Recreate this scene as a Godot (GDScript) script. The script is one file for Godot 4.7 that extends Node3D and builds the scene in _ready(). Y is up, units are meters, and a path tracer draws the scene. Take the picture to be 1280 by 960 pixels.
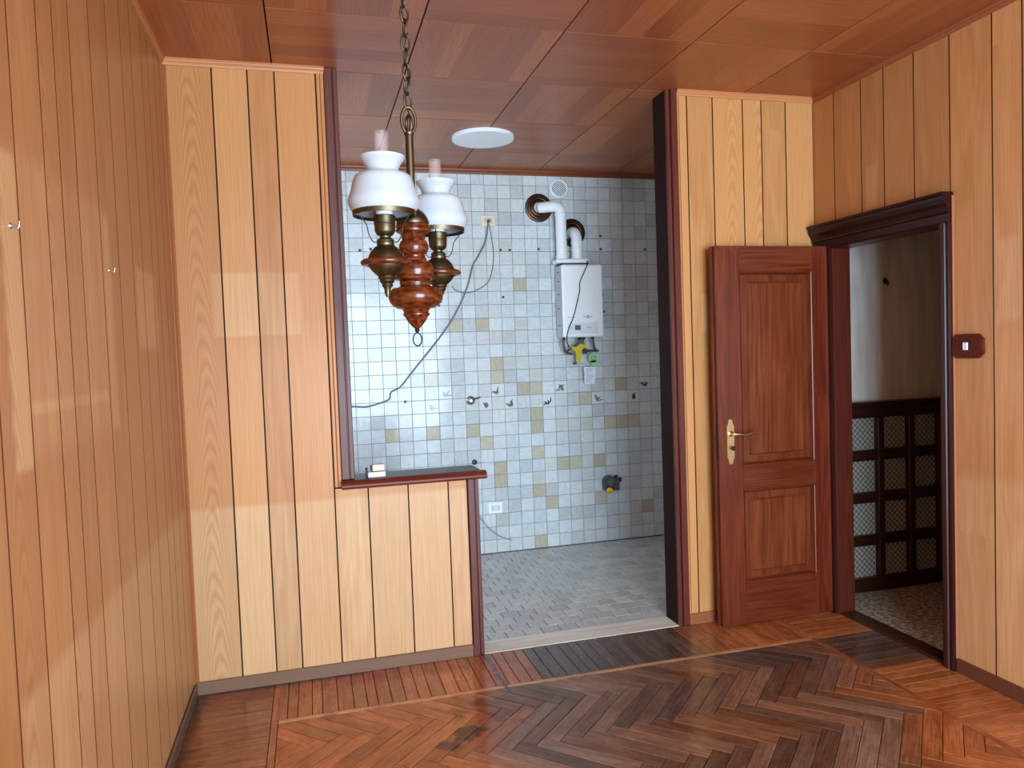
extends Node3D
# An emptied room lined with wood planks, seen towards an opening into a tiled kitchen.

const H := 2.95          # ceiling height
const W := 3.441         # inner width, x = 0 .. W
const D := 1.859         # kitchen depth behind the plank partition (z = 0)
const T := 0.151         # partition thickness
const ZR := 5.8          # rear wall with the window, behind the camera
const XL := 0.779        # opening in the partition
const XP := 1.397
const XR := 2.5104
const WIN := [0.5, 2.85, 0.06, 2.62]    # window: x0 x1 y0 y1
const ADDED_KWIN := [-1.5, -0.55, 0.95, 2.35]  # unseen window added in the left wall to brighten the kitchen: z0 z1 y0 y1

var rng := RandomNumberGenerator.new()
var M := {}
var used := {}


# ------------------------------------------------------------------ mesh builder
class B:
	var v := PackedVector3Array()
	var n := PackedVector3Array()
	var uv := PackedVector2Array()
	var uv2 := PackedVector2Array()
	var c := PackedColorArray()
	var i := PackedInt32Array()
	var col := Color.WHITE
	var edge = null                    # colour of the chamfers and sides of a board, where it is stained
	var map2 := Rect2(0, 0, 1, 1)      # world x, z -> second texture layer
	var two := false

	func vert(p: Vector3, nn: Vector3, t: Vector2, cc: Color) -> int:
		v.append(p)
		n.append(nn)
		uv.append(t)
		c.append(cc)
		if two:
			uv2.append(Vector2((p.x - map2.position.x) / map2.size.x, (p.z - map2.position.y) / map2.size.y))
		return v.size() - 1

	func tri_i(a: int, b: int, d: int) -> void:
		var f := (v[b] - v[a]).cross(v[d] - v[a])
		if f.dot(n[a] + n[b] + n[d]) > 0.0:
			i.append_array([a, d, b])
		else:
			i.append_array([a, b, d])

	func quad(p: Array, nn: Vector3, t: Array, cc = null) -> void:
		var k := v.size()
		for q in 4:
			vert(p[q], nn, t[q], cc[q] if cc != null else col)
		tri_i(k, k + 1, k + 2)
		tri_i(k, k + 2, k + 3)

	# polygon given in order, flat
	func poly(p: Array, nn: Vector3, t: Array) -> void:
		var k := v.size()
		for q in p.size():
			vert(p[q], nn, t[q], col)
		for q in range(1, p.size() - 1):
			tri_i(k, k + q, k + q + 1)

	# box with chamfered edges; g = axis the grain runs along
	func box(a: Vector3, b: Vector3, bev := 0.0, g := 1, off := Vector2.ZERO, ts := Vector2(2.5, 0.3333)) -> void:
		var ctr := (a + b) * 0.5
		var hh := (b - a) * 0.5
		bev = minf(bev, minf(hh.x, minf(hh.y, hh.z)) * 0.9)
		var tex := func(p: Vector3, ax: int) -> Vector2:
			var across := 0.0
			for q in 3:
				if q != g and q != ax:
					across = p[q]
			var along: float = p[g]
			if ax == g:
				along = p[(g + 1) % 3]
				across = p[(g + 2) % 3]
			return Vector2(across * ts.x, along * ts.y) + off
		for ax in 3:
			var b1 := (ax + 1) % 3
			var b2 := (ax + 2) % 3
			for s in [-1.0, 1.0]:
				var nn := Vector3.ZERO
				nn[ax] = s
				var ps := []
				for st in [[-1, -1], [1, -1], [1, 1], [-1, 1]]:
					var p := ctr
					p[ax] += s * hh[ax]
					p[b1] += st[0] * (hh[b1] - bev)
					p[b2] += st[1] * (hh[b2] - bev)
					ps.append(p)
				quad(ps, nn, ps.map(func(p): return tex.call(p, ax)))
			if bev > 0.0:
				for s1 in [-1.0, 1.0]:
					for s2 in [-1.0, 1.0]:
						var nn := Vector3.ZERO
						nn[b1] = s1
						nn[b2] = s2
						var ps := []
						for st in [[-1, 0], [1, 0], [1, 1], [-1, 1]]:
							var p := ctr
							p[ax] += st[0] * (hh[ax] - bev)
							p[b1] += s1 * (hh[b1] - (bev if st[1] == 1 else 0.0))
							p[b2] += s2 * (hh[b2] - (0.0 if st[1] == 1 else bev))
							ps.append(p)
						quad(ps, nn.normalized(), ps.map(func(p): return tex.call(p, b1)))
		if bev > 0.0:
			for sx in [-1.0, 1.0]:
				for sy in [-1.0, 1.0]:
					for sz in [-1.0, 1.0]:
						var s3 := Vector3(sx, sy, sz)
						var ps := []
						for ax in 3:
							var p := ctr
							for q in 3:
								p[q] += s3[q] * (hh[q] - (0.0 if q == ax else bev))
							ps.append(p)
						poly(ps, s3.normalized(), ps.map(func(p): return tex.call(p, 0)))

	# solid of revolution: profile of Vector2(radius, height) from bottom to top round the axis at o
	func lathe(prof: Array, o: Vector3, seg := 32, axis := Vector3.UP, sharp := 0.75) -> void:
		var ex := axis.cross(Vector3(0.31, 0.1, 0.94)).normalized()
		var ez := axis.cross(ex).normalized()
		var m := prof.size()
		var fl := []
		for q in m - 1:
			var d: Vector2 = prof[q + 1] - prof[q]
			fl.append(Vector2(d.y, -d.x).normalized())
		for q in m - 1:
			var na: Vector2 = fl[q]
			var nb: Vector2 = fl[q]
			if q > 0 and fl[q].dot(fl[q - 1]) > sharp:
				na = (fl[q] + fl[q - 1]).normalized()
			if q < m - 2 and fl[q].dot(fl[q + 1]) > sharp:
				nb = (fl[q] + fl[q + 1]).normalized()
			var k := v.size()
			for s in seg + 1:
				var an := TAU * s / seg
				var dir := ex * cos(an) + ez * sin(an)
				for w in 2:
					var pr: Vector2 = prof[q + w]
					var nn: Vector2 = na if w == 0 else nb
					vert(o + dir * pr.x + axis * pr.y, (dir * nn.x + axis * nn.y).normalized(), Vector2(an / TAU * 2.0, pr.y * 3.0), col)
			for s in seg:
				var z := k + s * 2
				tri_i(z, z + 1, z + 3)
				tri_i(z, z + 3, z + 2)

	func tube(pts: Array, r: float, seg := 10, closed := false, caps := true) -> void:
		var m := pts.size()
		var side := Vector3.ZERO
		var k := v.size()
		var rows := m + (1 if closed else 0)
		for q in rows:
			var at: Vector3 = pts[q % m]
			var t: Vector3
			if closed:
				t = (pts[(q + 1) % m] - pts[(q + m - 1) % m]).normalized()
			else:
				t = (pts[mini(q + 1, m - 1)] - pts[maxi(q - 1, 0)]).normalized()
			if q == 0:
				side = t.cross(Vector3.UP if absf(t.y) < 0.9 else Vector3.RIGHT).normalized()
			else:
				side = (side - t * side.dot(t)).normalized()
			var up := t.cross(side)
			for s in seg + 1:
				var an := TAU * s / seg
				var dir := side * cos(an) + up * sin(an)
				vert(at + dir * r, dir, Vector2(float(s) / seg, q * 0.1), col)
		for q in rows - 1:
			for s in seg:
				var z := k + q * (seg + 1) + s
				tri_i(z, z + 1, z + seg + 2)
				tri_i(z, z + seg + 2, z + seg + 1)
		if caps and not closed:
			for e in 2:
				var q := 0 if e == 0 else m - 1
				var t: Vector3 = (pts[0] - pts[1]).normalized() if e == 0 else (pts[m - 1] - pts[m - 2]).normalized()
				var ring := []
				for s in seg:
					ring.append(v[k + q * (seg + 1) + s])
				poly(ring, t, ring.map(func(_p): return Vector2.ZERO))

	# profile polygon (2D) in the plane (pu, pv) at o, swept along w
	func extrude(prof: PackedVector2Array, o: Vector3, pu: Vector3, pv: Vector3, w: Vector3, off := Vector2.ZERO) -> void:
		var m := prof.size()
		var area := 0.0
		for q in m:
			area += prof[q].cross(prof[(q + 1) % m])
		var sg := 1.0 if area > 0 else -1.0
		var len := w.length()
		var run := 0.0
		for q in m:
			var a := prof[q]
			var b := prof[(q + 1) % m]
			var e := b - a
			var n2 := Vector2(e.y, -e.x).normalized() * sg
			var nn := (pu * n2.x + pv * n2.y).normalized()
			var pa := o + pu * a.x + pv * a.y
			var pb := o + pu * b.x + pv * b.y
			quad([pa, pb, pb + w, pa + w], nn, [Vector2(run * 2.5, 0) + off, Vector2((run + e.length()) * 2.5, 0) + off, Vector2((run + e.length()) * 2.5, len / 3.0) + off, Vector2(run * 2.5, len / 3.0) + off])
			run += e.length()
		var tr := Geometry2D.triangulate_polygon(prof)
		for e in 2:
			var nn := (w if e == 1 else -w).normalized()
			for q in range(0, tr.size(), 3):
				var k := v.size()
				for s in 3:
					var a := prof[tr[q + s]]
					vert(o + pu * a.x + pv * a.y + (w if e == 1 else Vector3.ZERO), nn, a * 2.5 + off, col)
				tri_i(k, k + 1, k + 2)

	# a board in the frame (o; U across, V along, N out): front face chamfered and coloured by shade
	func board(o: Vector3, U: Vector3, V: Vector3, N: Vector3, r: Array, t: float, bev: float, off: Vector2, shade = null, us := [], vs := [], ts := Vector2(2.5, 0.3333)) -> void:
		var u0: float = r[0]
		var u1: float = r[1]
		var v0: float = r[2]
		var v1: float = r[3]
		var ub := [u0 + bev]
		for x in us:
			if x > u0 + bev + 0.001 and x < u1 - bev - 0.001:
				ub.append(x)
		ub.append(u1 - bev)
		var vb := [v0 + bev]
		for x in vs:
			if x > v0 + bev + 0.001 and x < v1 - bev - 0.001:
				vb.append(x)
		vb.append(v1 - bev)
		var pt := func(a: float, b: float, h: float) -> Vector3: return o + U * a + V * b + N * h
		var tx := func(a: float, b: float) -> Vector2: return Vector2((a - u0) * ts.x, b * ts.y) + off
		for q in ub.size() - 1:
			for w in vb.size() - 1:
				var cs := [[ub[q], vb[w]], [ub[q + 1], vb[w]], [ub[q + 1], vb[w + 1]], [ub[q], vb[w + 1]]]
				quad(cs.map(func(s): return pt.call(s[0], s[1], t)), N, cs.map(func(s): return tx.call(s[0], s[1])), cs.map(func(s): return col if shade == null else col * shade.call(s[0], s[1])))
		var inn := [[u0 + bev, v0 + bev], [u1 - bev, v0 + bev], [u1 - bev, v1 - bev], [u0 + bev, v1 - bev]]
		var out := [[u0, v0], [u1, v0], [u1, v1], [u0, v1]]
		var dirs := [-V, U, V, -U]
		for q in 4:
			var a = inn[q]
			var b = inn[(q + 1) % 4]
			var c1 = out[q]
			var d1 = out[(q + 1) % 4]
			var tt := [tx.call(a[0], a[1]), tx.call(b[0], b[1]), tx.call(d1[0], d1[1]), tx.call(c1[0], c1[1])]
			if bev > 0.0:
				quad([pt.call(a[0], a[1], t), pt.call(b[0], b[1], t), pt.call(d1[0], d1[1], t - bev), pt.call(c1[0], c1[1], t - bev)], (dirs[q] + N).normalized(), tt, null if edge == null else [edge, edge, edge, edge])
			quad([pt.call(c1[0], c1[1], t - bev), pt.call(d1[0], d1[1], t - bev), pt.call(d1[0], d1[1], 0.0), pt.call(c1[0], c1[1], 0.0)], dirs[q], tt, null if edge == null else [edge, edge, edge, edge])

	func mesh() -> ArrayMesh:
		var a := []
		a.resize(Mesh.ARRAY_MAX)
		a[Mesh.ARRAY_VERTEX] = v
		a[Mesh.ARRAY_NORMAL] = n
		a[Mesh.ARRAY_TEX_UV] = uv
		if two:
			a[Mesh.ARRAY_TEX_UV2] = uv2
		a[Mesh.ARRAY_COLOR] = c
		a[Mesh.ARRAY_INDEX] = i
		var m := ArrayMesh.new()
		m.add_surface_from_arrays(Mesh.PRIMITIVE_TRIANGLES, a)
		return m


# ------------------------------------------------------------------ helpers
func lin(r: float, g: float, b: float) -> Color:
	return Color(r / 255.0, g / 255.0, b / 255.0).srgb_to_linear()


func srgb(r: float, g: float, b: float) -> Color:
	return Color(r / 255.0, g / 255.0, b / 255.0)


func numbered(called: String) -> String:
	if not used.has(called):
		used[called] = 0
		return called
	used[called] += 1
	return "%s_%03d" % [called, used[called]]


func obj(called: String, m, mat: Material, parent: Node = self) -> MeshInstance3D:
	var o := MeshInstance3D.new()
	o.name = numbered(called) if parent == self else called
	o.mesh = m.mesh() if m is B else m
	o.material_override = mat
	parent.add_child(o, true)
	return o


func holder(called: String, at := Vector3.ZERO, parent: Node = self) -> Node3D:
	var o := Node3D.new()
	o.name = numbered(called) if parent == self else called
	parent.add_child(o, true)
	o.position = at
	return o


func tag(o: Node, label: String, category: String, group := "") -> Node:
	o.set_meta("label", label)
	o.set_meta("category", category)
	if group != "":
		o.set_meta("group", group)
	return o


func struct(o: Node) -> Node:
	o.set_meta("kind", "structure")
	return o


func stuff(o: Node) -> Node:
	o.set_meta("kind", "stuff")
	return o


func make(rough: float, col := Color.WHITE, metal := 0.0, tex: Texture2D = null, spec := 0.5) -> StandardMaterial3D:
	var m := StandardMaterial3D.new()
	m.albedo_color = col
	m.roughness = rough
	m.metallic = metal
	m.metallic_specular = spec
	m.vertex_color_use_as_albedo = true
	if tex:
		m.albedo_texture = tex
	return m


func noise(seed_: int, freq: float, oct := 3) -> FastNoiseLite:
	var f := FastNoiseLite.new()
	f.seed = seed_
	f.noise_type = FastNoiseLite.TYPE_SIMPLEX_SMOOTH
	f.frequency = freq
	f.fractal_octaves = oct
	return f


# wood grain: 0 straight, 1 flame, 2 figured; 0.4 m across, 3 m along
func grain(kind: int, seed_: int, lo: Color, hi: Color, wd := 320, ht := 1200) -> ImageTexture:
	var im := Image.create(wd, ht, false, Image.FORMAT_RGB8)
	var a := noise(seed_, 1.0, 3)
	var b := noise(seed_ + 7, 1.0, 2)
	for y in ht:
		var fy := float(y) / ht
		var wob := b.get_noise_2d(3.7, fy * 3.0) * 0.04
		for x in wd:
			var fx := float(x) / wd
			var g := 0.62 + 0.42 * a.get_noise_2d(fx * 46.0, fy * 5.0) + 0.22 * a.get_noise_2d(fx * 150.0 + 9.0, fy * 16.0)
			if kind == 1:
				var cx := fx - 0.26 + wob
				var arc := fy + cx * cx * 5.0 + 0.012 * b.get_noise_2d(fx * 6.0, fy * 12.0)
				var s := 0.5 + 0.5 * sin(arc * 30.0 * TAU)
				g = 0.45 * g + 0.55 * (0.2 + 0.8 * pow(s, 0.6))
			elif kind == 2:
				g += 0.3 * b.get_noise_2d(fx * 4.0, fy * 5.0) + 0.1 * sin((fx * 7.0 + b.get_noise_2d(fx * 2.0, fy * 2.0) * 2.0) * TAU)
			im.set_pixel(x, y, lo.lerp(hi, clampf(g, 0.0, 1.0)))
	im.generate_mipmaps()
	return ImageTexture.create_from_image(im)


func speckle(seed_: int, sx: float, sy: float, lo: Color, hi: Color, size := 256, gain := 0.9) -> ImageTexture:
	var im := Image.create(size, size, false, Image.FORMAT_RGB8)
	var a := noise(seed_, 1.0, 4)
	for y in size:
		for x in size:
			var g := 0.5 + gain * a.get_noise_2d(x * sx / size, y * sy / size)
			im.set_pixel(x, y, lo.lerp(hi, clampf(g, 0.0, 1.0)))
	return ImageTexture.create_from_image(im)


func smooth(p: Array, steps := 6) -> Array:
	var out := []
	for q in p.size() - 1:
		var p0: Vector3 = p[maxi(q - 1, 0)]
		var p1: Vector3 = p[q]
		var p2: Vector3 = p[q + 1]
		var p3: Vector3 = p[mini(q + 2, p.size() - 1)]
		for s in steps:
			out.append(p1.cubic_interpolate(p2, p0, p3, float(s) / steps))
	out.append(p[-1])
	return out


func ring(c: Vector3, a: Vector3, b: Vector3, seg := 24) -> Array:
	var out := []
	for s in seg:
		out.append(c + a * cos(TAU * s / seg) + b * sin(TAU * s / seg))
	return out


# ------------------------------------------------------------------ scene
func _ready() -> void:
	rng.seed = 20240611
	setup_camera_and_light()
	setup_materials()
	build_shell()
	build_plank_walls()
	build_ceiling()
	build_parquet()
	build_tiles()
	build_trim()
	build_door()
	build_hall()
	build_chandelier()
	build_boiler()
	build_kitchen_bits()
	build_room_bits()


func setup_camera_and_light() -> void:
	var cam := Camera3D.new()
	cam.name = "camera"
	cam.fov = 54.4988
	cam.near = 0.05
	cam.far = 60.0
	add_child(cam)
	cam.position = Vector3(0.5941, 1.5655, 3.7286)
	cam.rotation = Vector3(-0.043969, -0.262542, -0.035939)
	cam.current = true

	var e := Environment.new()
	e.background_mode = Environment.BG_SKY
	var sky := Sky.new()
	var sm := ProceduralSkyMaterial.new()
	sm.sky_top_color = srgb(170, 198, 232)
	sm.sky_horizon_color = srgb(214, 226, 240)
	sm.ground_bottom_color = srgb(120, 120, 118)
	sm.ground_horizon_color = srgb(190, 195, 200)
	sm.sun_angle_max = 0.0
	sm.energy_multiplier = 2.0
	sky.sky_material = sm
	e.sky = sky
	e.tonemap_mode = Environment.TONE_MAPPER_LINEAR
	e.tonemap_exposure = 1.0
	e.sdfgi_enabled = true
	e.ssao_enabled = true
	e.ssil_enabled = true
	var we := WorldEnvironment.new()
	we.name = "environment"
	we.environment = e
	add_child(we)

	# daylight of the room's window, behind the camera
	var l := AreaLight3D.new()
	l.name = "window_daylight"
	l.area_size = Vector2(WIN[1] - WIN[0], WIN[3] - WIN[2])
	l.area_normalize_energy = false
	l.light_color = srgb(212, 236, 255)
	l.light_energy = 7.7
	l.shadow_enabled = true
	l.area_range = 20.0
	add_child(l)
	l.position = Vector3((WIN[0] + WIN[1]) * 0.5, (WIN[2] + WIN[3]) * 0.5, ZR + 0.02)
	# added kitchen fill light, in an invented window out of view on the left
	l = AreaLight3D.new()
	l.name = "added_kitchen_fill"
	l.area_size = Vector2(ADDED_KWIN[1] - ADDED_KWIN[0], ADDED_KWIN[3] - ADDED_KWIN[2])
	l.area_normalize_energy = false
	l.light_color = srgb(212, 236, 255)
	l.light_energy = 1.5
	l.shadow_enabled = true
	l.area_range = 20.0
	add_child(l)
	l.position = Vector3(-0.03, (ADDED_KWIN[2] + ADDED_KWIN[3]) * 0.5, (ADDED_KWIN[0] + ADDED_KWIN[1]) * 0.5)
	l.rotation.y = -PI / 2


func setup_materials() -> void:
	var lo := srgb(226, 212, 196)
	var hi := Color.WHITE
	M.plank = make(0.38, Color.WHITE, 0, grain(0, 11, lo, hi), 0.4)
	M.flame = make(0.38, Color.WHITE, 0, grain(1, 23, srgb(214, 194, 172), hi), 0.4)
	M.figure = make(0.38, Color.WHITE, 0, grain(2, 37, lo, hi), 0.4)
	var dark_grain := grain(0, 51, srgb(150, 128, 112), hi)
	M.veneer = make(0.32, Color.WHITE, 0, grain(0, 57, srgb(196, 176, 162), hi), 0.42)
	M.darkwood = make(0.36, Color.WHITE, 0, dark_grain, 0.4)
	M.mahogany = make(0.3, Color.WHITE, 0, grain(2, 63, srgb(158, 128, 110), hi), 0.5)
	M.lining = make(0.75, Color.WHITE, 0, dark_grain, 0.25)
	M.groove = make(0.9, srgb(52, 30, 18))
	M.plaster = make(0.9, srgb(222, 218, 210))
	M.paint = make(0.85, srgb(240, 238, 230), 0, speckle(5, 5, 5, srgb(232, 230, 226), Color.WHITE))
	M.grout = make(0.9, srgb(112, 118, 120))
	M.tile = make(0.1, Color.WHITE, 0, speckle(71, 3.0, 8.0, srgb(240, 241, 241), Color.WHITE, 128), 0.33)
	M.floor_tile = make(0.28, Color.WHITE, 0, speckle(77, 4.0, 9.0, srgb(222, 222, 222), Color.WHITE, 128), 0.5)
	M.marble = make(0.3, Color.WHITE, 0, speckle(79, 10, 5, srgb(228, 224, 218), Color.WHITE))
	M.white = make(0.35, srgb(238, 244, 248))
	M.cream = make(0.45, srgb(226, 216, 188))
	M.steel = make(0.25, srgb(190, 192, 195), 1.0)
	M.brass = make(0.42, srgb(110, 102, 80), 1.0, speckle(83, 5, 5, srgb(206, 200, 192), Color.WHITE, 128, 0.7))
	M.bronze = make(0.36, srgb(92, 70, 56), 1.0)
	M.dark_brass = make(0.4, srgb(92, 82, 66), 1.0)
	M.bright_brass = make(0.3, srgb(214, 190, 140), 1.0)
	M.iron = make(0.5, srgb(60, 52, 46), 0.7)
	M.black = make(0.5, srgb(26, 26, 28))
	M.grey_cable = make(0.6, srgb(110, 112, 116))
	M.yellow = make(0.45, srgb(228, 190, 30))
	M.gasvalve = make(0.45, srgb(200, 178, 40))
	M.grey_metal = make(0.5, srgb(84, 88, 90), 0.3)
	M.green = make(0.6, srgb(150, 205, 150))
	M.screed = make(0.95, Color.WHITE, 0, speckle(91, 26, 26, srgb(138, 128, 110), srgb(226, 216, 196), 256, 1.2))
	M.turned = make(0.22, Color.WHITE, 0, speckle(97, 5, 26, srgb(128, 100, 84), Color.WHITE, 256, 0.8), 0.5)
	var milk := make(0.12, srgb(172, 182, 190))
	milk.backlight_enabled = true
	milk.backlight = srgb(90, 90, 90)
	M.milk = milk
	var glass := make(0.03, Color(0.97, 0.98, 1.0, 0.05))
	glass.transparency = BaseMaterial3D.TRANSPARENCY_ALPHA
	glass.vertex_color_use_as_albedo = false
	M.glass = glass
	var knob := make(0.12, srgb(206, 208, 196), 0.0, diamonds())
	knob.heightmap_enabled = true
	knob.heightmap_texture = diamonds()
	knob.heightmap_scale = 0.4
	M.patterned_glass = knob
	# parquet: grain on the first layer, wear, stains and dust (matter on the boards) on the second
	var pq := make(0.19, Color.WHITE, 0, grain(2, 113, srgb(178, 158, 140), Color.WHITE), 0.55)
	pq.detail_enabled = true
	pq.detail_albedo = wear_map()
	pq.detail_blend_mode = BaseMaterial3D.BLEND_MODE_MUL
	pq.detail_uv_layer = BaseMaterial3D.DETAIL_UV_2
	M.parquet = pq


func diamonds() -> ImageTexture:
	var im := Image.create(128, 128, false, Image.FORMAT_RGB8)
	for y in 128:
		for x in 128:
			var a := absf(fposmod((x + y) / 32.0, 1.0) - 0.5)
			var b := absf(fposmod((x - y) / 32.0, 1.0) - 0.5)
			var g := 0.45 + 0.55 * clampf((a + b), 0.0, 1.0)
			im.set_pixel(x, y, Color(g, g, g))
	return ImageTexture.create_from_image(im)


# how far the lacquer is worn (x) and the wood stained dark (y) at a spot of the floor
func wear_at(px: float, z: float, j: float) -> Vector2:
	var m := 0.0
	var k := 0.0
	if z > 0.415:
		m = minf(smoothstep(-0.10, 0.10, px - 1.30 - 0.35 * maxf(0.0, 0.9 - z) + j), smoothstep(-0.10, 0.10, 2.98 - 0.28 * maxf(0.0, z - 0.9) - px + j))
		k = smoothstep(1.1, 0.8, Vector2((px - 2.72) / 0.26, (z - 0.62) / 0.16).length() + j * 2.0)
		k = maxf(k, 0.6 * smoothstep(1.1, 0.8, Vector2((px - 2.2) / 0.22, (z - 0.78) / 0.15).length() + j * 2.0))
	else:
		k = 0.95 * minf(smoothstep(-0.02, 0.03, px - 1.58 + j * 0.4), smoothstep(-0.16, 0.06, 2.45 - px + j))
	k = maxf(k, 0.9 * smoothstep(1.1, 0.85, Vector2((px - 3.2) / 0.23, (z - 0.58) / 0.20).length() + j * 1.6))
	return Vector2(m, k)


# worn lacquer, grey foot-worn patches, scorch marks and dust on the parquet; x 0..W, z 0..ZR
func wear_map() -> ImageTexture:
	var wd := 640
	var ht := 900
	var im := Image.create(wd, ht, false, Image.FORMAT_RGB8)
	var a := noise(201, 2.2, 4)
	var b := noise(207, 9.0, 3)
	var worn := lin(196, 204, 212)
	var burnt := lin(84, 80, 84)
	var dust := lin(150, 168, 182)
	for y in ht:
		var z := ZR * y / ht
		for x in wd:
			var px := W * x / wd
			var j := a.get_noise_2d(px, z) * 0.16 + b.get_noise_2d(px, z) * 0.05
			var c := Color.WHITE
			# scuffed edges of the worn zone, and scorch marks
			var we := wear_at(px, z, j)
			c = c.lerp(worn, 0.35 * we.x).lerp(worn, 0.3 * we.y)
			if z > 0.415:
				var q := Vector2(px - 1.1, z - 0.79).rotated(0.78)
				var rag := a.get_noise_2d(px * 3.2 + 4.0, z * 3.2) * 1.2
				c = c.lerp(burnt, 0.85 * smoothstep(1.2, 0.6, Vector2(q.x / 0.17, q.y / 0.05).length() + j * 2.0 + rag))
				c = c.lerp(burnt, 0.5 * smoothstep(1.2, 0.5, Vector2((px - 1.36) / 0.16, (z - 0.6) / 0.1).length() + j * 2.0 + rag * 1.3))
			# scratches where partitions of furniture stood
			if z < 0.46:
				var rg := b.get_noise_2d(px * 3.0, z * 3.0)
				c = c.lerp(burnt, 0.8 * smoothstep(0.02, 0.004, absf(px - 1.385 - z * 0.06 + j * 0.08) + maxf(0.0, rg) * 0.04))
				c = c.lerp(dust, 0.6 * smoothstep(0.045, 0.01, absf(px - 0.60 + j * 0.1) + maxf(0.0, rg) * 0.08))
			# grey dust along the skirting in the corner
			var edge := minf(px, z + 0.02) + j * 0.15
			if px < 0.75:
				c = c.lerp(dust, 0.85 * smoothstep(0.085, 0.03, edge))
			c *= 0.9 + 0.16 * b.get_noise_2d(px * 2.5, z * 2.5) + 0.1 * a.get_noise_2d(px * 1.2, z * 1.2)
			im.set_pixel(x, y, c.clamp().linear_to_srgb())
	return ImageTexture.create_from_image(im)


# ------------------------------------------------------------------ room shell
func build_shell() -> void:
	var b := B.new()
	b.box(Vector3(-0.16, 0, -0.0), Vector3(-0.012, H, ZR + 0.2))
	struct(obj("wall_left", b, M.groove))
	# plank partition: full height left and right of the opening, breast height behind the ledge
	b = B.new()
	b.box(Vector3(-0.012, 0, -T), Vector3(XL - 0.02, H, -0.012))
	b.box(Vector3(XL - 0.02, 0, -T), Vector3(XP - 0.02, 0.924, -0.012))
	b.box(Vector3(XR + 0.02, 0, -T), Vector3(W + 0.012, H, -0.012))
	struct(obj("wall_middle", b, M.groove))
	b = B.new()
	b.box(Vector3(W + 0.012, 0, -0.0), Vector3(W + 0.108, H, 0.12))
	b.box(Vector3(W + 0.012, 2.1, 0.12), Vector3(W + 0.108, H, 0.93))
	b.box(Vector3(W + 0.012, 0, 0.93), Vector3(W + 0.108, H, ZR + 0.2))
	struct(obj("wall_right", b, M.groove))
	# rear wall round the window
	b = B.new()
	b.box(Vector3(0, 0, ZR), Vector3(W, WIN[2], ZR + 0.2))
	b.box(Vector3(0, WIN[3], ZR), Vector3(W, H, ZR + 0.2))
	b.box(Vector3(0, WIN[2], ZR), Vector3(WIN[0], WIN[3], ZR + 0.2))
	b.box(Vector3(WIN[1], WIN[2], ZR), Vector3(W, WIN[3], ZR + 0.2))
	struct(obj("wall_rear", b, M.plaster))
	# kitchen
	b = B.new()
	b.box(Vector3(-0.2, 0, -D - 0.15), Vector3(W + 0.2, H, -D - 0.008))
	struct(obj("wall_back", b, M.grout))
	b = B.new()
	b.box(Vector3(-0.2, 0, -D - 0.008), Vector3(-0.008, ADDED_KWIN[2], 0.0))
	b.box(Vector3(-0.2, ADDED_KWIN[3], -D - 0.008), Vector3(-0.008, H, 0.0))
	b.box(Vector3(-0.2, ADDED_KWIN[2], -D - 0.008), Vector3(-0.008, ADDED_KWIN[3], ADDED_KWIN[0]))
	b.box(Vector3(-0.2, ADDED_KWIN[2], ADDED_KWIN[1]), Vector3(-0.008, ADDED_KWIN[3], 0.0))
	struct(obj("wall_kitchen_left", b, M.grout))
	# pale unseen facing added behind the partition to bounce light into the kitchen
	b = B.new()
	b.box(Vector3(0.0, 0, -T - 0.006), Vector3(XL - 0.021, H, -T))
	b.box(Vector3(XL - 0.021, 0, -T - 0.006), Vector3(XP - 0.021, 0.92, -T))
	b.box(Vector3(XR + 0.021, 0, -T - 0.006), Vector3(W, H, -T))
	struct(obj("wall_bounce_facing", b, M.plaster))
	b = B.new()
	b.box(Vector3(W + 0.008, 0, -D - 0.008), Vector3(W + 0.108, H, -0.012))
	struct(obj("wall_kitchen_right", b, M.grout))
	b = B.new()
	b.box(Vector3(-0.2, -0.15, -0.002), Vector3(W + 0.05, -0.014, ZR + 0.2))
	struct(obj("floor", b, M.groove))
	b = B.new()
	b.box(Vector3(-0.2, -0.15, -D - 0.1), Vector3(W + 0.05, -0.008, -0.002))
	struct(obj("floor_kitchen", b, make(0.95, srgb(74, 76, 78))))
	b = B.new()
	b.box(Vector3(-0.2, H + 0.012, -D - 0.15), Vector3(W + 0.2, H + 0.15, ZR + 0.2))
	struct(obj("ceiling", b, M.groove))
	make_window("window_1", Vector3(0, 0, ZR + 0.1), 0.0, WIN)
	make_window("added_window_2", Vector3(-0.1, 0, 0), -PI / 2, [ADDED_KWIN[0], ADDED_KWIN[1], ADDED_KWIN[2], ADDED_KWIN[3]])  # invented opening, added for the kitchen fill light


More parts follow.
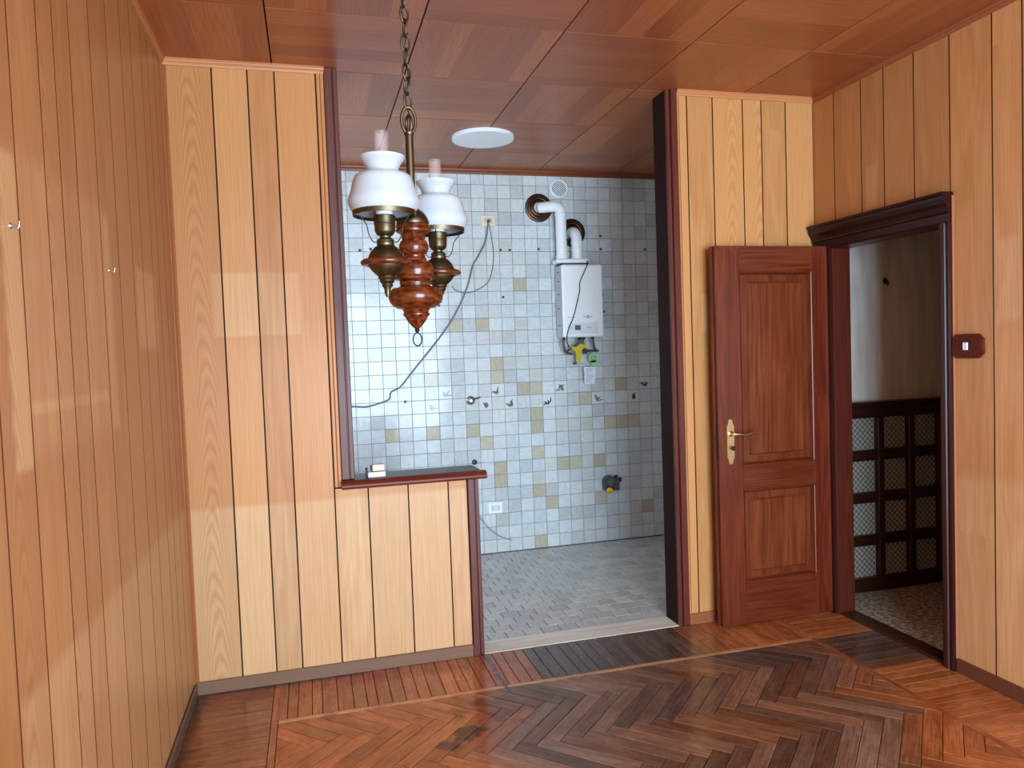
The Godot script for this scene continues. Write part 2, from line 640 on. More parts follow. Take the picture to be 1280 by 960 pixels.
# frame, two sashes, panes; seen from inside along -z of its own axes
func make_window(called: String, at: Vector3, turn: float, r4: Array) -> void:
	var w: Node3D = struct(holder(called, at))
	w.rotation.y = turn
	var x0: float = r4[0]
	var x1: float = r4[1]
	var y0: float = r4[2]
	var y1: float = r4[3]
	var b := B.new()
	for r in [[x0, x0 + 0.05, y0, y1], [x1 - 0.05, x1, y0, y1], [x0, x1, y0, y0 + 0.05], [x0, x1, y1 - 0.05, y1]]:
		b.box(Vector3(r[0], r[2], -0.03), Vector3(r[1], r[3], 0.05), 0.004)
	obj("window_frame", b, M.white, w)
	var xm := (x0 + x1) * 0.5
	for s in [[x0 + 0.05, xm], [xm, x1 - 0.05]]:
		b = B.new()
		for r in [[s[0], s[0] + 0.06, y0 + 0.05, y1 - 0.05], [s[1] - 0.06, s[1], y0 + 0.05, y1 - 0.05], [s[0], s[1], y0 + 0.05, y0 + 0.11], [s[0], s[1], y1 - 0.11, y1 - 0.05]]:
			b.box(Vector3(r[0], r[2], -0.04), Vector3(r[1], r[3], 0.0), 0.004)
		var sash := obj("sash", b, M.white, w)
		b = B.new()
		b.box(Vector3(s[0] + 0.06, y0 + 0.11, -0.022), Vector3(s[1] - 0.06, y1 - 0.11, -0.018))
		obj("pane", b, M.glass, sash)


# a wall of upright boards; each rect is [u0, u1, v0, v1]; spots: [u0, u1, v0, v1, tint, softness]
func planks(wall: Node, o: Vector3, U: Vector3, N: Vector3, rects: Array, base: Color, spots: Array, kinds := {}) -> void:
	var us := []
	var vs := []
	for s in spots:
		var f: float = s[5]
		us.append_array([s[0] - f, s[0] + f, s[1] - f, s[1] + f])
		vs.append_array([s[2] - f, s[2] + f, s[3] - f, s[3] + f])
	us.sort()
	vs.sort()
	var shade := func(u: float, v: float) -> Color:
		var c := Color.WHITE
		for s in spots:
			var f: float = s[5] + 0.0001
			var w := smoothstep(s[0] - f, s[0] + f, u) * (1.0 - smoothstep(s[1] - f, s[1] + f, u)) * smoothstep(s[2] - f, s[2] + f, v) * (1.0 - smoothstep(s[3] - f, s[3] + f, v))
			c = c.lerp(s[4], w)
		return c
	for k in rects.size():
		var r = rects[k]
		var b := B.new()
		var t := rng.randf_range(-1.0, 1.0)
		b.col = base * Color(1.0 + 0.09 * t, 1.0 + 0.11 * t, 1.0 + 0.13 * t)
		var kind: String = kinds.get(k, ["plank", "figure", "plank", "figure", "flame"][rng.randi() % 5])
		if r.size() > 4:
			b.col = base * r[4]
		var off := Vector2(0.0 if kind == "flame" else rng.randf(), rng.randf() if not kinds.has(k) else 0.0)
		b.edge = lin(86, 46, 26)
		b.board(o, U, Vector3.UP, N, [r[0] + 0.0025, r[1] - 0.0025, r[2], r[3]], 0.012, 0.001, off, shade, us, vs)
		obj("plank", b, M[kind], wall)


func build_plank_walls() -> void:
	var base := lin(201, 149, 98)
	var pale := Color(1.08, 1.35, 1.78)
	var mild := Color(1.1, 1.25, 1.44)
	var strong := Color(1.24, 1.5, 1.75)
	# left wall, u = z
	var e := [0.012, 0.175, 0.32, 0.45, 0.637, 0.80, 1.005, 1.216, 1.426, 1.569, 1.693, 1.883, 2.053]
	while e[-1] < ZR - 0.25:
		e.append(e[-1] + rng.randf_range(0.13, 0.2))
	e.append(ZR)
	var rects := []
	for q in e.size() - 1:
		rects.append([e[q], e[q + 1], 0.06, H])
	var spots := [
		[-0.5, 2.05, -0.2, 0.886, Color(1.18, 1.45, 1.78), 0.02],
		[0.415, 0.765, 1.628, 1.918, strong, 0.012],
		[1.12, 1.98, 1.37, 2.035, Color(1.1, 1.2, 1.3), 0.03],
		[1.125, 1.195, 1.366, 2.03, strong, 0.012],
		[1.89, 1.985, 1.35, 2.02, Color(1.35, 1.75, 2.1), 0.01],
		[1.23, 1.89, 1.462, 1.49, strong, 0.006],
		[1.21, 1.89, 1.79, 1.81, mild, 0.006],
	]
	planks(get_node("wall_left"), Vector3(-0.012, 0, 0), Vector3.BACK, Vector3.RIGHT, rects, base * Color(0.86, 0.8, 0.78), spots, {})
	# partition left of the opening, and below the ledge
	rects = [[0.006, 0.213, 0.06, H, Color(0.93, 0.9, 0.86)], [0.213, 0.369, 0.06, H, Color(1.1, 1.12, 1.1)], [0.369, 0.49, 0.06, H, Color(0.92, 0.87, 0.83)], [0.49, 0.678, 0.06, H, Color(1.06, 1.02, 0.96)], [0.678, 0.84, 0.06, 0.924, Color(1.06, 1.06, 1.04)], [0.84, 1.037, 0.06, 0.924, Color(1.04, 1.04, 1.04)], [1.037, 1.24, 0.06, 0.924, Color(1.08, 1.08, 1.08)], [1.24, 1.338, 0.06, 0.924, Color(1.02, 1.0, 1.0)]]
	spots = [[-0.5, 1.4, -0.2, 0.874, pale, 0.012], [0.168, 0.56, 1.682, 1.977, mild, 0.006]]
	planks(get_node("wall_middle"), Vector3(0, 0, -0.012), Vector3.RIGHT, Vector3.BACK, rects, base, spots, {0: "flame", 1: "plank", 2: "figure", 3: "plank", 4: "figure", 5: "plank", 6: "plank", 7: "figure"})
	# partition right of the opening
	rects = [[2.588, 2.638, 0.06, H], [2.638, 2.795, 0.06, H], [2.795, 2.982, 0.06, H], [2.982, 3.101, 0.06, H], [3.101, 3.257, 0.06, H], [3.257, 3.438, 0.06, H]]
	planks(get_node("wall_middle"), Vector3(0, 0, -0.012), Vector3.RIGHT, Vector3.BACK, rects, lin(204, 152, 98), [[2.7, 2.757, 1.634, 1.842, mild, 0.006]], {3: "flame"})
	# right wall, u = z
	rects = [[0.002, 0.173, 2.19, H], [0.173, 0.381, 2.19, H], [0.381, 0.542, 2.19, H], [0.542, 0.736, 2.19, H], [0.736, 0.944, 2.19, H], [0.944, 1.162, 0.06, H, Color(1.15, 1.18, 1.22)]]  # paler tone of the nearer plank puts brighter lighting into its colour
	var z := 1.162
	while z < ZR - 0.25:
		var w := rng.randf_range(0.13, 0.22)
		rects.append([z, z + w, 0.06, H, Color(1.26, 1.34, 1.44) * rng.randf_range(0.94, 1.04)])  # raised tone paints in the stronger light towards the camera
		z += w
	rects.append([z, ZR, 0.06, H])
	planks(get_node("wall_right"), Vector3(W + 0.012, 0, 0), Vector3.BACK, Vector3.LEFT, rects, base * Color(0.9, 0.82, 0.76), [[0.416, 0.495, 2.25, 2.456, mild, 0.01], [1.19, 1.285, 1.62, 1.97, mild, 0.02], [0.965, 2.4, -0.2, 0.93, mild, 0.03]], {})  # last spot paints brighter light low on the wall into the planks


# ------------------------------------------------------------------ ceiling of square veneered panels
func build_ceiling() -> void:
	var c := get_node("ceiling")
	var xs := [0.0, 0.482, 1.107, 1.73, 2.355, 2.98, W]
	var zs := [-D, -1.345, -0.685, -0.03, 0.6]
	while zs[-1] + 0.65 < ZR:
		zs.append(zs[-1] + 0.65)
	zs.append(ZR)
	var base := lin(182, 110, 68)
	for a in xs.size() - 1:
		for k in zs.size() - 1:
			var b := B.new()
			var x0: float = xs[a] + 0.0035
			var x1: float = xs[a + 1] - 0.0035
			var z0: float = zs[k] + 0.0035
			var z1: float = zs[k + 1] - 0.0035
			var along_x := (a + k) % 2 == 0
			# five strips of veneer, each with a tone of its own
			var cuts := [0.0]
			for s in 4:
				cuts.append(clampf(0.2 * (s + 1) + rng.randf_range(-0.05, 0.05), 0.0, 1.0))
			cuts.append(1.0)
			for s in 5:
				var t := rng.randf_range(-1.0, 1.0)
				b.col = base * Color(0.9 + 0.17 * t, 0.9 + 0.21 * t, 0.9 + 0.22 * t)
				var r := Vector4(x0, x1, lerpf(z0, z1, cuts[s]), lerpf(z0, z1, cuts[s + 1])) if along_x else Vector4(lerpf(x0, x1, cuts[s]), lerpf(x0, x1, cuts[s + 1]), z0, z1)
				var o := Vector2(rng.randf(), rng.randf())
				var ps := [Vector3(r.x, H, r.z), Vector3(r.y, H, r.z), Vector3(r.y, H, r.w), Vector3(r.x, H, r.w)]
				b.quad(ps, Vector3.DOWN, ps.map(func(p): return o + (Vector2(p.z * 2.5, p.x / 3.0) if along_x else Vector2(p.x * 2.5, p.z / 3.0))))
			b.col = base
			var q := [Vector3(x0, H, z0), Vector3(x1, H, z0), Vector3(x1, H, z1), Vector3(x0, H, z1)]
			for s in 4:
				var p: Vector3 = q[s]
				var p2: Vector3 = q[(s + 1) % 4]
				var up := Vector3(0, 0.012, 0)
				b.quad([p, p2, p2 + up, p + up], (p2 - p).cross(Vector3.UP).normalized() * -1.0, [Vector2(0, 0), Vector2(0, 0.2), Vector2(0.03, 0.2), Vector2(0.03, 0)])
			obj("ceiling_panel", b, M.veneer, c)


# ------------------------------------------------------------------ parquet
func parquet_piece(pg: PackedVector2Array, along: Vector2, b: B, dy: float) -> void:
	var side := Vector2(-along.y, along.x)
	var off := Vector2(rng.randf(), rng.randf())
	var tx := func(p: Vector2) -> Vector2: return Vector2(p.dot(side) * 2.5, p.dot(along) / 1.6) + off
	var outs := Geometry2D.offset_polygon(pg, -0.0011)
	if outs.is_empty():
		return
	var o: PackedVector2Array = outs[0]
	var ins := Geometry2D.offset_polygon(pg, -0.003)
	var t: PackedVector2Array = ins[0] if not ins.is_empty() and ins[0].size() == o.size() else o
	b.poly(Array(t).map(func(p): return Vector3(p.x, dy, p.y)), Vector3.UP, Array(t).map(func(p): return tx.call(p)))
	var m := o.size()
	# the two outlines start at the same corner
	var sh := 0
	if t != o:
		var best := 1e9
		for q in m:
			var d := t[q].distance_to(o[0])
			if d < best:
				best = d
				sh = q
	for q in m:
		var p := o[q]
		var p2 := o[(q + 1) % m]
		var r := t[(q + sh) % m]
		var r2 := t[(q + 1 + sh) % m]
		var mid := (p + p2) * 0.5
		var cen := Vector2.ZERO
		for w in o:
			cen += w / m
		var n2 := Vector2(p2.y - p.y, p.x - p2.x).normalized()
		if n2.dot(mid - cen) < 0:
			n2 = -n2
		var nn := Vector3(n2.x, 0, n2.y)
		if t != o:
			b.quad([Vector3(r.x, dy, r.y), Vector3(r2.x, dy, r2.y), Vector3(p2.x, dy - 0.0015, p2.y), Vector3(p.x, dy - 0.0015, p.y)], (nn + Vector3.UP).normalized(), [tx.call(r), tx.call(r2), tx.call(p2), tx.call(p)])
		b.quad([Vector3(p.x, dy - 0.0015, p.y), Vector3(p2.x, dy - 0.0015, p2.y), Vector3(p2.x, -0.013, p2.y), Vector3(p.x, -0.013, p.y)], nn, [tx.call(p), tx.call(p2), tx.call(p2), tx.call(p)])


func new_floor_b() -> B:
	var b := B.new()
	b.two = true
	b.map2 = Rect2(0, 0, W, ZR)
	return b


func build_parquet() -> void:
	var fl := get_node("floor")
	var base := lin(200, 122, 72)
	var rest := new_floor_b()
	var tone := func() -> Color:
		var t := rng.randf_range(-1.0, 1.0)
		var h := rng.randf_range(-1.0, 1.0)
		return base * Color(1.0 + 0.22 * t, 1.0 + 0.26 * t + 0.07 * h, 1.0 + 0.3 * t + 0.12 * h)
	var far := 2.0
	var an := noise(201, 2.2, 4)
	var worn_tone := func(pg: PackedVector2Array) -> Color:
		var c := Vector2.ZERO
		for p in pg:
			c += p / pg.size()
		var w := wear_at(c.x, c.y, an.get_noise_2d(c.x, c.y) * 0.16 + rng.randf_range(-0.07, 0.07))
		var m: float = w.x * rng.randf_range(0.7, 1.0)
		var col: Color = tone.call()
		var grey := lin(138, 109, 90) * (1.0 + rng.randf_range(-0.5, 0.75))
		if c.x < 0.36:
			col = col.lerp(lin(134, 92, 70), 0.55)      # dusty boards along the left wall
		return col.lerp(grey, m).lerp(lin(112, 94, 86) * rng.randf_range(0.75, 1.2), w.y)
	var place := func(pg: PackedVector2Array, along: Vector2, called: String, zc: float) -> void:
		var dy := rng.randf_range(-0.0005, 0.0005)
		if zc > far:
			rest.col = worn_tone.call(pg)
			parquet_piece(pg, along, rest, dy)
			return
		var b := new_floor_b()
		b.col = worn_tone.call(pg)
		parquet_piece(pg, along, b, dy)
		if b.v.size() > 0:
			obj(called, b, M.parquet, fl)
	# border boards: across the left and right walls, and along the partition
	for s in [[0.002, 0.357], [3.094, W + 0.012]]:
		var z := 0.012 if s[0] < 1.0 else 0.0
		while z < ZR:
			var w := rng.randf_range(0.046, 0.074)
			place.call(PackedVector2Array([Vector2(s[0], z), Vector2(s[1], z), Vector2(s[1], minf(z + w, ZR)), Vector2(s[0], minf(z + w, ZR))]), Vector2(1, 0), "border_board", z)
			z += w
	var x := 0.357
	while x < 3.06:
		var w := rng.randf_range(0.045, 0.07)
		var e := minf(x + w, 3.094)
		if 3.094 - e < 0.03:
			e = 3.094
		place.call(PackedVector2Array([Vector2(x, 0.0), Vector2(e, 0.0), Vector2(e, 0.386), Vector2(x, 0.386)]), Vector2(0, 1), "border_board", 0.1)
		x = e
	# thin strips that frame the herringbone
	var paler := lin(226, 172, 128)
	for r in [[0.387, 0.386, 3.064, 0.414], [0.357, 0.386, 0.387, ZR], [3.064, 0.386, 3.094, ZR]]:
		var b := new_floor_b()
		b.col = paler if r[0] > 0.36 and r[0] < 1.0 else base * Color(0.85, 0.8, 0.8)
		parquet_piece(PackedVector2Array([Vector2(r[0], r[1]), Vector2(r[2], r[1]), Vector2(r[2], r[3]), Vector2(r[0], r[3])]), Vector2(1, 0) if r[2] - r[0] > 1.0 else Vector2(0, 1), b, 0.0003)
		obj("inlay_strip", b, M.parquet, fl)
	# herringbone blocks at 45 degrees
	var L := 0.42
	var w := 0.07
	var field := PackedVector2Array([Vector2(0.387, 0.414), Vector2(3.064, 0.414), Vector2(3.064, ZR), Vector2(0.387, ZR)])
	var U := Vector2(1, 1).normalized()
	var V := Vector2(1, -1).normalized()
	var org := Vector2(0.0, 0.352)
	for m in range(-1, 10):
		for k in range(-2, 40):
			for vert in 2:
				var u0 := k * w + m * L + (L if vert == 1 else 0.0)
				var v0 := k * w - m * L + ((w - L) if vert == 1 else 0.0)
				var du := w if vert == 1 else L
				var dv := L if vert == 1 else w
				var pg := PackedVector2Array()
				for q in [[0, 0], [1, 0], [1, 1], [0, 1]]:
					pg.append(org + U * (u0 + du * q[0]) + V * (v0 + dv * q[1]))
				for cut in Geometry2D.intersect_polygons(pg, field):
					var c := Vector2.ZERO
					for p in cut:
						c += p / cut.size()
					place.call(cut, V if vert == 1 else U, "parquet_block", c.y)
	stuff(obj("parquet_beyond", rest, M.parquet, fl))


# ------------------------------------------------------------------ tiles
func tile_mesh(sx: float, sz: float, col: Color, off: Vector2, turn: bool) -> B:
	var b := B.new()
	b.col = col
	if turn:
		b.board(Vector3.ZERO, Vector3.UP, Vector3.RIGHT, Vector3.BACK, [-sz / 2, sz / 2, -sx / 2, sx / 2], 0.008, 0.0018, off, null, [], [], Vector2(4, 4))
	else:
		b.board(Vector3.ZERO, Vector3.RIGHT, Vector3.UP, Vector3.BACK, [-sx / 2, sx / 2, -sz / 2, sz / 2], 0.008, 0.0018, off, null, [], [], Vector2(4, 4))
	return b


func append_moved(to: B, from: B, x: Transform3D) -> void:
	var k := to.v.size()
	for q in from.v.size():
		to.vert(x * from.v[q], (x.basis * from.n[q]).normalized(), from.uv[q], from.c[q])
	for q in from.i:
		to.i.append(q + k)


func motif(seed_: int, faint: float) -> ImageTexture:
	var im := Image.create(96, 96, false, Image.FORMAT_RGB8)
	var paper := srgb(214, 220, 221)
	var ink := srgb(64, 66, 62).lerp(paper, faint)
	im.fill(paper)
	var r := RandomNumberGenerator.new()
	r.seed = seed_
	for s in 5 + seed_ % 3:
		var p := Vector2(48 + r.randf_range(-12, 12), 78 + r.randf_range(-8, 4))
		var d := Vector2.UP.rotated(r.randf_range(-0.9, 0.9))
		var bend := r.randf_range(-0.05, 0.05)
		var ln := r.randi_range(30, 58)
		for q in ln:
			p += d
			d = d.rotated(bend)
			var wd := 1.0 + 3.8 * sin(PI * q / ln) * r.randf_range(0.6, 1.0)
			for yy in range(int(-wd), int(wd) + 1):
				for xx in range(int(-wd), int(wd) + 1):
					var a := Vector2i(int(p.x) + xx, int(p.y) + yy)
					if a.x > 2 and a.y > 2 and a.x < 94 and a.y < 94:
						im.set_pixelv(a, ink)
	for q in 26:
		im.set_pixel(r.randi_range(24, 72), r.randi_range(70, 82), ink)
	return ImageTexture.create_from_image(im)


func build_tiles() -> void:
	var pale := [lin(210, 218, 220), lin(204, 213, 216), lin(214, 221, 222), lin(202, 210, 213), lin(207, 213, 211), lin(211, 219, 223), lin(196, 204, 206)]
	var beige := [lin(194, 190, 172), lin(187, 181, 161), lin(202, 205, 199), lin(192, 198, 197)]
	var px := 0.1029
	var py := 0.1012
	var x_at := func(k: int) -> float: return 1.724 + 0.1029 * k
	# beige ones where the photograph has them (x, y on the wall)
	var marked := {}
	for p in [[1.655, 1.78], [1.86, 1.78], [1.44, 1.37], [1.79, 0.965], [1.89, 0.91], [2.28, 1.06], [2.28, 0.965], [2.18, 1.265], [2.28, 1.265], [1.955, 1.47], [1.955, 1.37], [2.69, 1.165], [2.99, 1.265], [2.885, 0.965], [2.99, 0.965], [3.09, 0.965], [1.135, 0.965], [1.45, 0.965], [2.28, 0.76], [2.49, 0.66], [2.595, 0.66], [2.79, 0.66], [1.98, 0.66], [1.98, 0.56], [2.28, 0.46], [2.39, 0.36], [3.2, 0.26], [2.79, 0.36], [2.28, 0.055], [2.23, 2.12]]:
		marked[Vector2i(floori((p[0] - 1.724) / px), floori((p[1] - 0.005) / py))] = true
	var motifs := {}
	var mk := 0
	for p in [[1.966, 1.271, 0.25], [1.882, 1.174, 0.2], [2.076, 1.156, 0.3], [2.381, 1.18, 0.0], [2.483, 1.269, 0.3], [2.788, 1.167, 0.4], [3.097, 1.167, 0.0], [3.197, 1.264, 0.1], [1.571, 1.267, 0.7], [1.468, 1.173, 0.65]]:
		motifs[Vector2i(floori((p[0] - 1.724) / px), floori((p[1] - 0.005) / py))] = [mk, p[2]]
		mk += 1
	var eye := Vector3(0.594, 1.566, 3.729)
	var all := []
	for k in range(-16, 17):
		for j in 29:
			var y0 := 0.005 + py * j
			var y1 := minf(y0 + py, 2.93)
			var x0: float = x_at.call(k)
			var x1 := minf(x0 + px, W)
			x0 = maxf(x0, 0.0)
			if x1 - x0 < 0.01 or y1 - y0 < 0.01:
				continue
			var c := Vector3((x0 + x1) * 0.5, (y0 + y1) * 0.5, -D)
			var seen := x1 > 0.9 and x0 < 3.32 and not (c.x < 1.79 and c.y < 0.75)
			all.append({"k": Vector2i(k, j), "c": c, "sx": x1 - x0 - 0.0025, "sy": y1 - y0 - 0.0025, "d": c.distance_to(eye) + (0.0 if seen else 50.0) - (3.0 if marked.has(Vector2i(k, j)) or motifs.has(Vector2i(k, j)) else 0.0)})
	all.sort_custom(func(a, b): return a.d < b.d)
	var wall := get_node("wall_back")
	var shared := {}
	var rest := B.new()
	for q in all.size():
		var t = all[q]
		var g := rng.randi() % 100
		var vi := rng.randi() % 7
		var col: Color = pale[vi]
		if marked.has(t.k):
			vi = 10 + rng.randi() % 2
			col = beige[vi - 10]
		elif g < 5:
			vi = 12 + rng.randi() % 2
			col = beige[vi - 10]
		var var_ := rng.randi() % 3
		var key := "%d %d %.3f %.3f" % [vi, var_, t.sx, t.sy]
		var x := Transform3D(Basis.from_euler(Vector3(rng.randf_range(-0.009, 0.009), rng.randf_range(-0.009, 0.009), 0)), t.c + Vector3(0, 0, -0.008 + rng.randf_range(-0.0004, 0.0004)))
		if not shared.has(key):
			var b := tile_mesh(t.sx, t.sy, col, Vector2(var_ * 0.37, vi * 0.21), var_ == 1)
			shared[key] = [b, b.mesh()]
		if q >= 300:
			append_moved(rest, shared[key][0], x)
			continue
		var mi: MeshInstance3D
		if motifs.has(t.k):
			var mm: StandardMaterial3D = M.tile.duplicate()
			mm.albedo_texture = motif(300 + motifs[t.k][0], motifs[t.k][1])
			mi = obj("tile", tile_mesh(t.sx, t.sy, Color.WHITE * 0.95, Vector2.ZERO, false), mm, wall)
			var arr := (mi.mesh as ArrayMesh).surface_get_arrays(0)
			var uvs: PackedVector2Array = arr[Mesh.ARRAY_TEX_UV]
			var vv: PackedVector3Array = arr[Mesh.ARRAY_VERTEX]
			for s in uvs.size():
				uvs[s] = Vector2(vv[s].x / t.sx + 0.5, 0.5 - vv[s].y / t.sy)
			arr[Mesh.ARRAY_TEX_UV] = uvs
			var am := ArrayMesh.new()
			am.add_surface_from_arrays(Mesh.PRIMITIVE_TRIANGLES, arr)
			mi.mesh = am
			mi.set_meta("label", "tile with a dark plant motif")
		else:
			mi = obj("tile", shared[key][1], M.tile, wall)
		mi.transform = x
	stuff(obj("tiles_beyond", rest, M.tile, wall))
	# the side walls of the kitchen, seen only edge on
	for s in 2:
		rest = B.new()
		var bs := Basis(Vector3.UP, PI / 2 if s == 0 else -PI / 2)
		for k in 18:
			for j in 29:
				var sy := minf(py, 2.93 - 0.005 - py * j) - 0.0025
				var tz := -D + 0.06 + px * k
				var ty := 0.005 + py * j + sy / 2
				if sy < 0.008 or (s == 0 and tz > ADDED_KWIN[0] - 0.04 and tz < ADDED_KWIN[1] + 0.04 and ty > ADDED_KWIN[2] - 0.04 and ty < ADDED_KWIN[3] + 0.04):
					continue
				var col: Color = pale[rng.randi() % 7]
				append_moved(rest, tile_mesh(px - 0.0025, sy, col, Vector2(rng.randf(), rng.randf()), false), Transform3D(bs, Vector3(-0.008 if s == 0 else W + 0.008, ty, tz)))
		stuff(obj("tiles_side", rest, M.tile, get_node("wall_kitchen_left" if s == 0 else "wall_kitchen_right")))
	# kitchen floor: staggered rows
	var grey := [lin(206, 204, 200), lin(200, 199, 197), lin(212, 210, 205), lin(194, 192, 189), lin(206, 202, 192), lin(202, 203, 203), lin(188, 185, 180)]
	var fk := get_node("floor_kitchen")
	all = []
	var rows := 17
	for j in rows:
		var z1 := -T - 0.012 - 0.1015 * j
		var z0 := maxf(z1 - 0.1015, -D)
		if z1 - z0 < 0.01:
			continue
		for k in range(-1, 36):
			var x0 := maxf(1.466 - 14 * 0.1035 + k * 0.1035 + 0.0525 * (j % 2), 0.0)
			var x1 := minf(1.466 - 14 * 0.1035 + (k + 1) * 0.1035 + 0.0525 * (j % 2), W)
			if x1 - x0 < 0.01:
				continue
			var c := Vector3((x0 + x1) * 0.5, 0, (z0 + z1) * 0.5)
			var side := 1.397 + (1.397 - eye.x) * (-c.z) / eye.z      # what the low wall leaves in sight
			var seen := c.x > side - 0.05 and c.x < 2.51 + (2.51 - eye.x) * (-c.z) / eye.z + 0.05
			all.append({"c": c, "sx": x1 - x0 - 0.0045, "sy": z1 - z0 - 0.003, "d": c.distance_to(eye) + (0.0 if seen else 50.0)})
	all.sort_custom(func(a, b): return a.d < b.d)
	rest = B.new()
	shared = {}
	for q in all.size():
		var t = all[q]
		var vi := rng.randi() % 7
		var var_ := rng.randi() % 3
		var key := "%d %d %.3f %.3f" % [vi, var_, t.sx, t.sy]
		if not shared.has(key):
			var b := tile_mesh(t.sx, t.sy, grey[vi], Vector2(var_ * 0.37, vi * 0.21), var_ == 1)
			shared[key] = [b, b.mesh()]
		var x := Transform3D(Basis(Vector3.RIGHT, -PI / 2) * Basis.from_euler(Vector3(rng.randf_range(-0.004, 0.004), rng.randf_range(-0.004, 0.004), 0)), t.c + Vector3(0, -0.008 + rng.randf_range(-0.0005, 0.0005), 0))
		if q >= 300:
			append_moved(rest, shared[key][0], x)
		else:
			obj("floor_tile", shared[key][1], M.floor_tile, fk).transform = x
	if rest.v.size() > 0:
		stuff(obj("floor_tiles_beyond", rest, M.floor_tile, fk))
	# pale stone threshold between the two floors
	var b := B.new()
	b.col = lin(236, 228, 214)
	b.box(Vector3(XP - 0.02, -0.008, -T - 0.01), Vector3(XR + 0.02, 0.002, -0.001), 0.002, 0)
	struct(obj("floor_threshold", b, M.marble))


# ------------------------------------------------------------------ trim
func build_trim() -> void:
	var honey := lin(200, 140, 92)
	var red := lin(96, 46, 32)
	var deep := lin(62, 30, 24)
	var n := [1]
	var trim := func(b: B, mat: Material) -> void:
		struct(obj("trim_%d" % n[0], b, mat))
		n[0] += 1
	var b: B
	# small cove under the ceiling: partition, left wall, right wall, kitchen
	var cove := PackedVector2Array([Vector2(0, 0), Vector2(0, -0.03), Vector2(0.006, -0.03), Vector2(0.009, -0.02), Vector2(0.016, -0.012), Vector2(0.018, -0.006), Vector2(0.022, -0.005), Vector2(0.022, 0)])
	for s in [[0.0, XL - 0.06], [XR + 0.065, W]]:
		b = B.new()
		b.col = honey
		b.extrude(cove, Vector3(s[0], H, 0.0), Vector3.BACK, Vector3.UP, Vector3(s[1] - s[0], 0, 0))
		trim.call(b, M.plank)
	b = B.new()
	b.col = honey * Color(0.8, 0.72, 0.66)
	b.extrude(cove, Vector3(0, H, 0), Vector3.RIGHT, Vector3.UP, Vector3(0, 0, ZR))
	trim.call(b, M.plank)
	b = B.new()
	b.col = lin(150, 84, 50)
	b.extrude(cove, Vector3(W, H, 0), Vector3.LEFT, Vector3.UP, Vector3(0, 0, ZR))
	trim.call(b, M.plank)
	b = B.new()
	b.col = lin(128, 66, 38)
	b.extrude(PackedVector2Array([Vector2(0, 0), Vector2(0, -0.035), Vector2(0.01, -0.035), Vector2(0.014, -0.02), Vector2(0.022, -0.012), Vector2(0.025, 0)]), Vector3(0, H, -D), Vector3.BACK, Vector3.UP, Vector3(W, 0, 0))
	trim.call(b, M.plank)
	# upright bead in the corner
	b = B.new()
	b.col = honey * Color(0.6, 0.48, 0.42)
	b.extrude(PackedVector2Array([Vector2(0, 0), Vector2(0.02, 0), Vector2(0.02, 0.005), Vector2(0.014, 0.008), Vector2(0.008, 0.014), Vector2(0.005, 0.02), Vector2(0, 0.02)]), Vector3(0, 0.06, 0), Vector3.RIGHT, Vector3.BACK, Vector3(0, H - 0.09, 0))
	trim.call(b, M.plank)
	b = B.new()
	b.col = honey * Color(0.62, 0.5, 0.44)
	b.box(Vector3(W - 0.006, 0.06, 0.0), Vector3(W, H - 0.03, 0.006), 0.002)
	trim.call(b, M.plank)
	# dark facings of the opening: two fillets each with a groove between, and the reveals
	var facing := func(x0: float, x1: float, y0: float, y1: float, narrow_right: bool, lining: int) -> void:
		var f := B.new()
		var w := x1 - x0
		var split := x0 + w * (0.62 if narrow_right else 0.38)
		f.col = lin(112, 56, 48)
		f.box(Vector3(x0, y0, -0.012), Vector3(split - 0.002, y1, 0.014 if narrow_right else 0.006), 0.003)
		f.box(Vector3(split + 0.002, y0, -0.012), Vector3(x1, y1, 0.006 if narrow_right else 0.014), 0.003)
		f.col = deep * 0.6
		f.box(Vector3(split - 0.003, y0, -0.012), Vector3(split + 0.003, y1, 0.002))
		trim.call(f, M.darkwood)
		f = B.new()
		f.col = lin(52, 30, 24)
		if lining > 0:
			f.box(Vector3(x1 - 0.02, y0, -T - 0.004), Vector3(x1 - 0.001, y1, -0.0125), 0.002)
		else:
			f.box(Vector3(x0 + 0.001, y0, -T - 0.004), Vector3(x0 + 0.02, y1, -0.0125), 0.002)
		trim.call(f, M.lining)
	facing.call(0.716, XL, 0.966, H, true, 1)
	facing.call(1.339, XP, 0.0, 0.924, true, 1)
	facing.call(XR, 2.574, 0.0, H, false, -1)
	# honey fillets beside the dark facings
	for s in [[0.681, 0.697, 0.93], [0.6985, 0.7145, 0.93], [2.5755, 2.5865, 0.0]]:
		b = B.new()
		b.col = honey * Color(1.05, 1.05, 1.0)
		b.box(Vector3(s[0], s[2], -0.012), Vector3(s[1], H - 0.006, 0.008), 0.003)
		trim.call(b, M.plank)
	# skirtings
	var k := 0
	for s in [[Vector3(0, 0, 0), Vector3(1.338, 0.062, 0.013), lin(126, 100, 84), "baseboard_middle"], [Vector3(2.574, 0, 0), Vector3(W, 0.062, 0.013), lin(150, 92, 66), "baseboard_middle_right"], [Vector3(0, 0, 0), Vector3(0.013, 0.06, ZR), lin(104, 84, 74), "baseboard_left"], [Vector3(W - 0.012, 0, 0.958), Vector3(W, 0.066, ZR), lin(110, 64, 46), "baseboard_right"], [Vector3(0, 0, ZR - 0.012), Vector3(W, 0.066, ZR), lin(110, 64, 46), "baseboard_rear"]]:
		b = B.new()
		b.col = s[2]
		b.box(s[0], s[1], 0.003, 0 if k < 2 or k == 4 else 2)
		struct(obj(s[3], b, M.plank))
		k += 1
	# ledge on the low wall: grey top in a red-brown rounded nosing
	var lg := holder("ledge", Vector3(0.716, 0.924, 0))
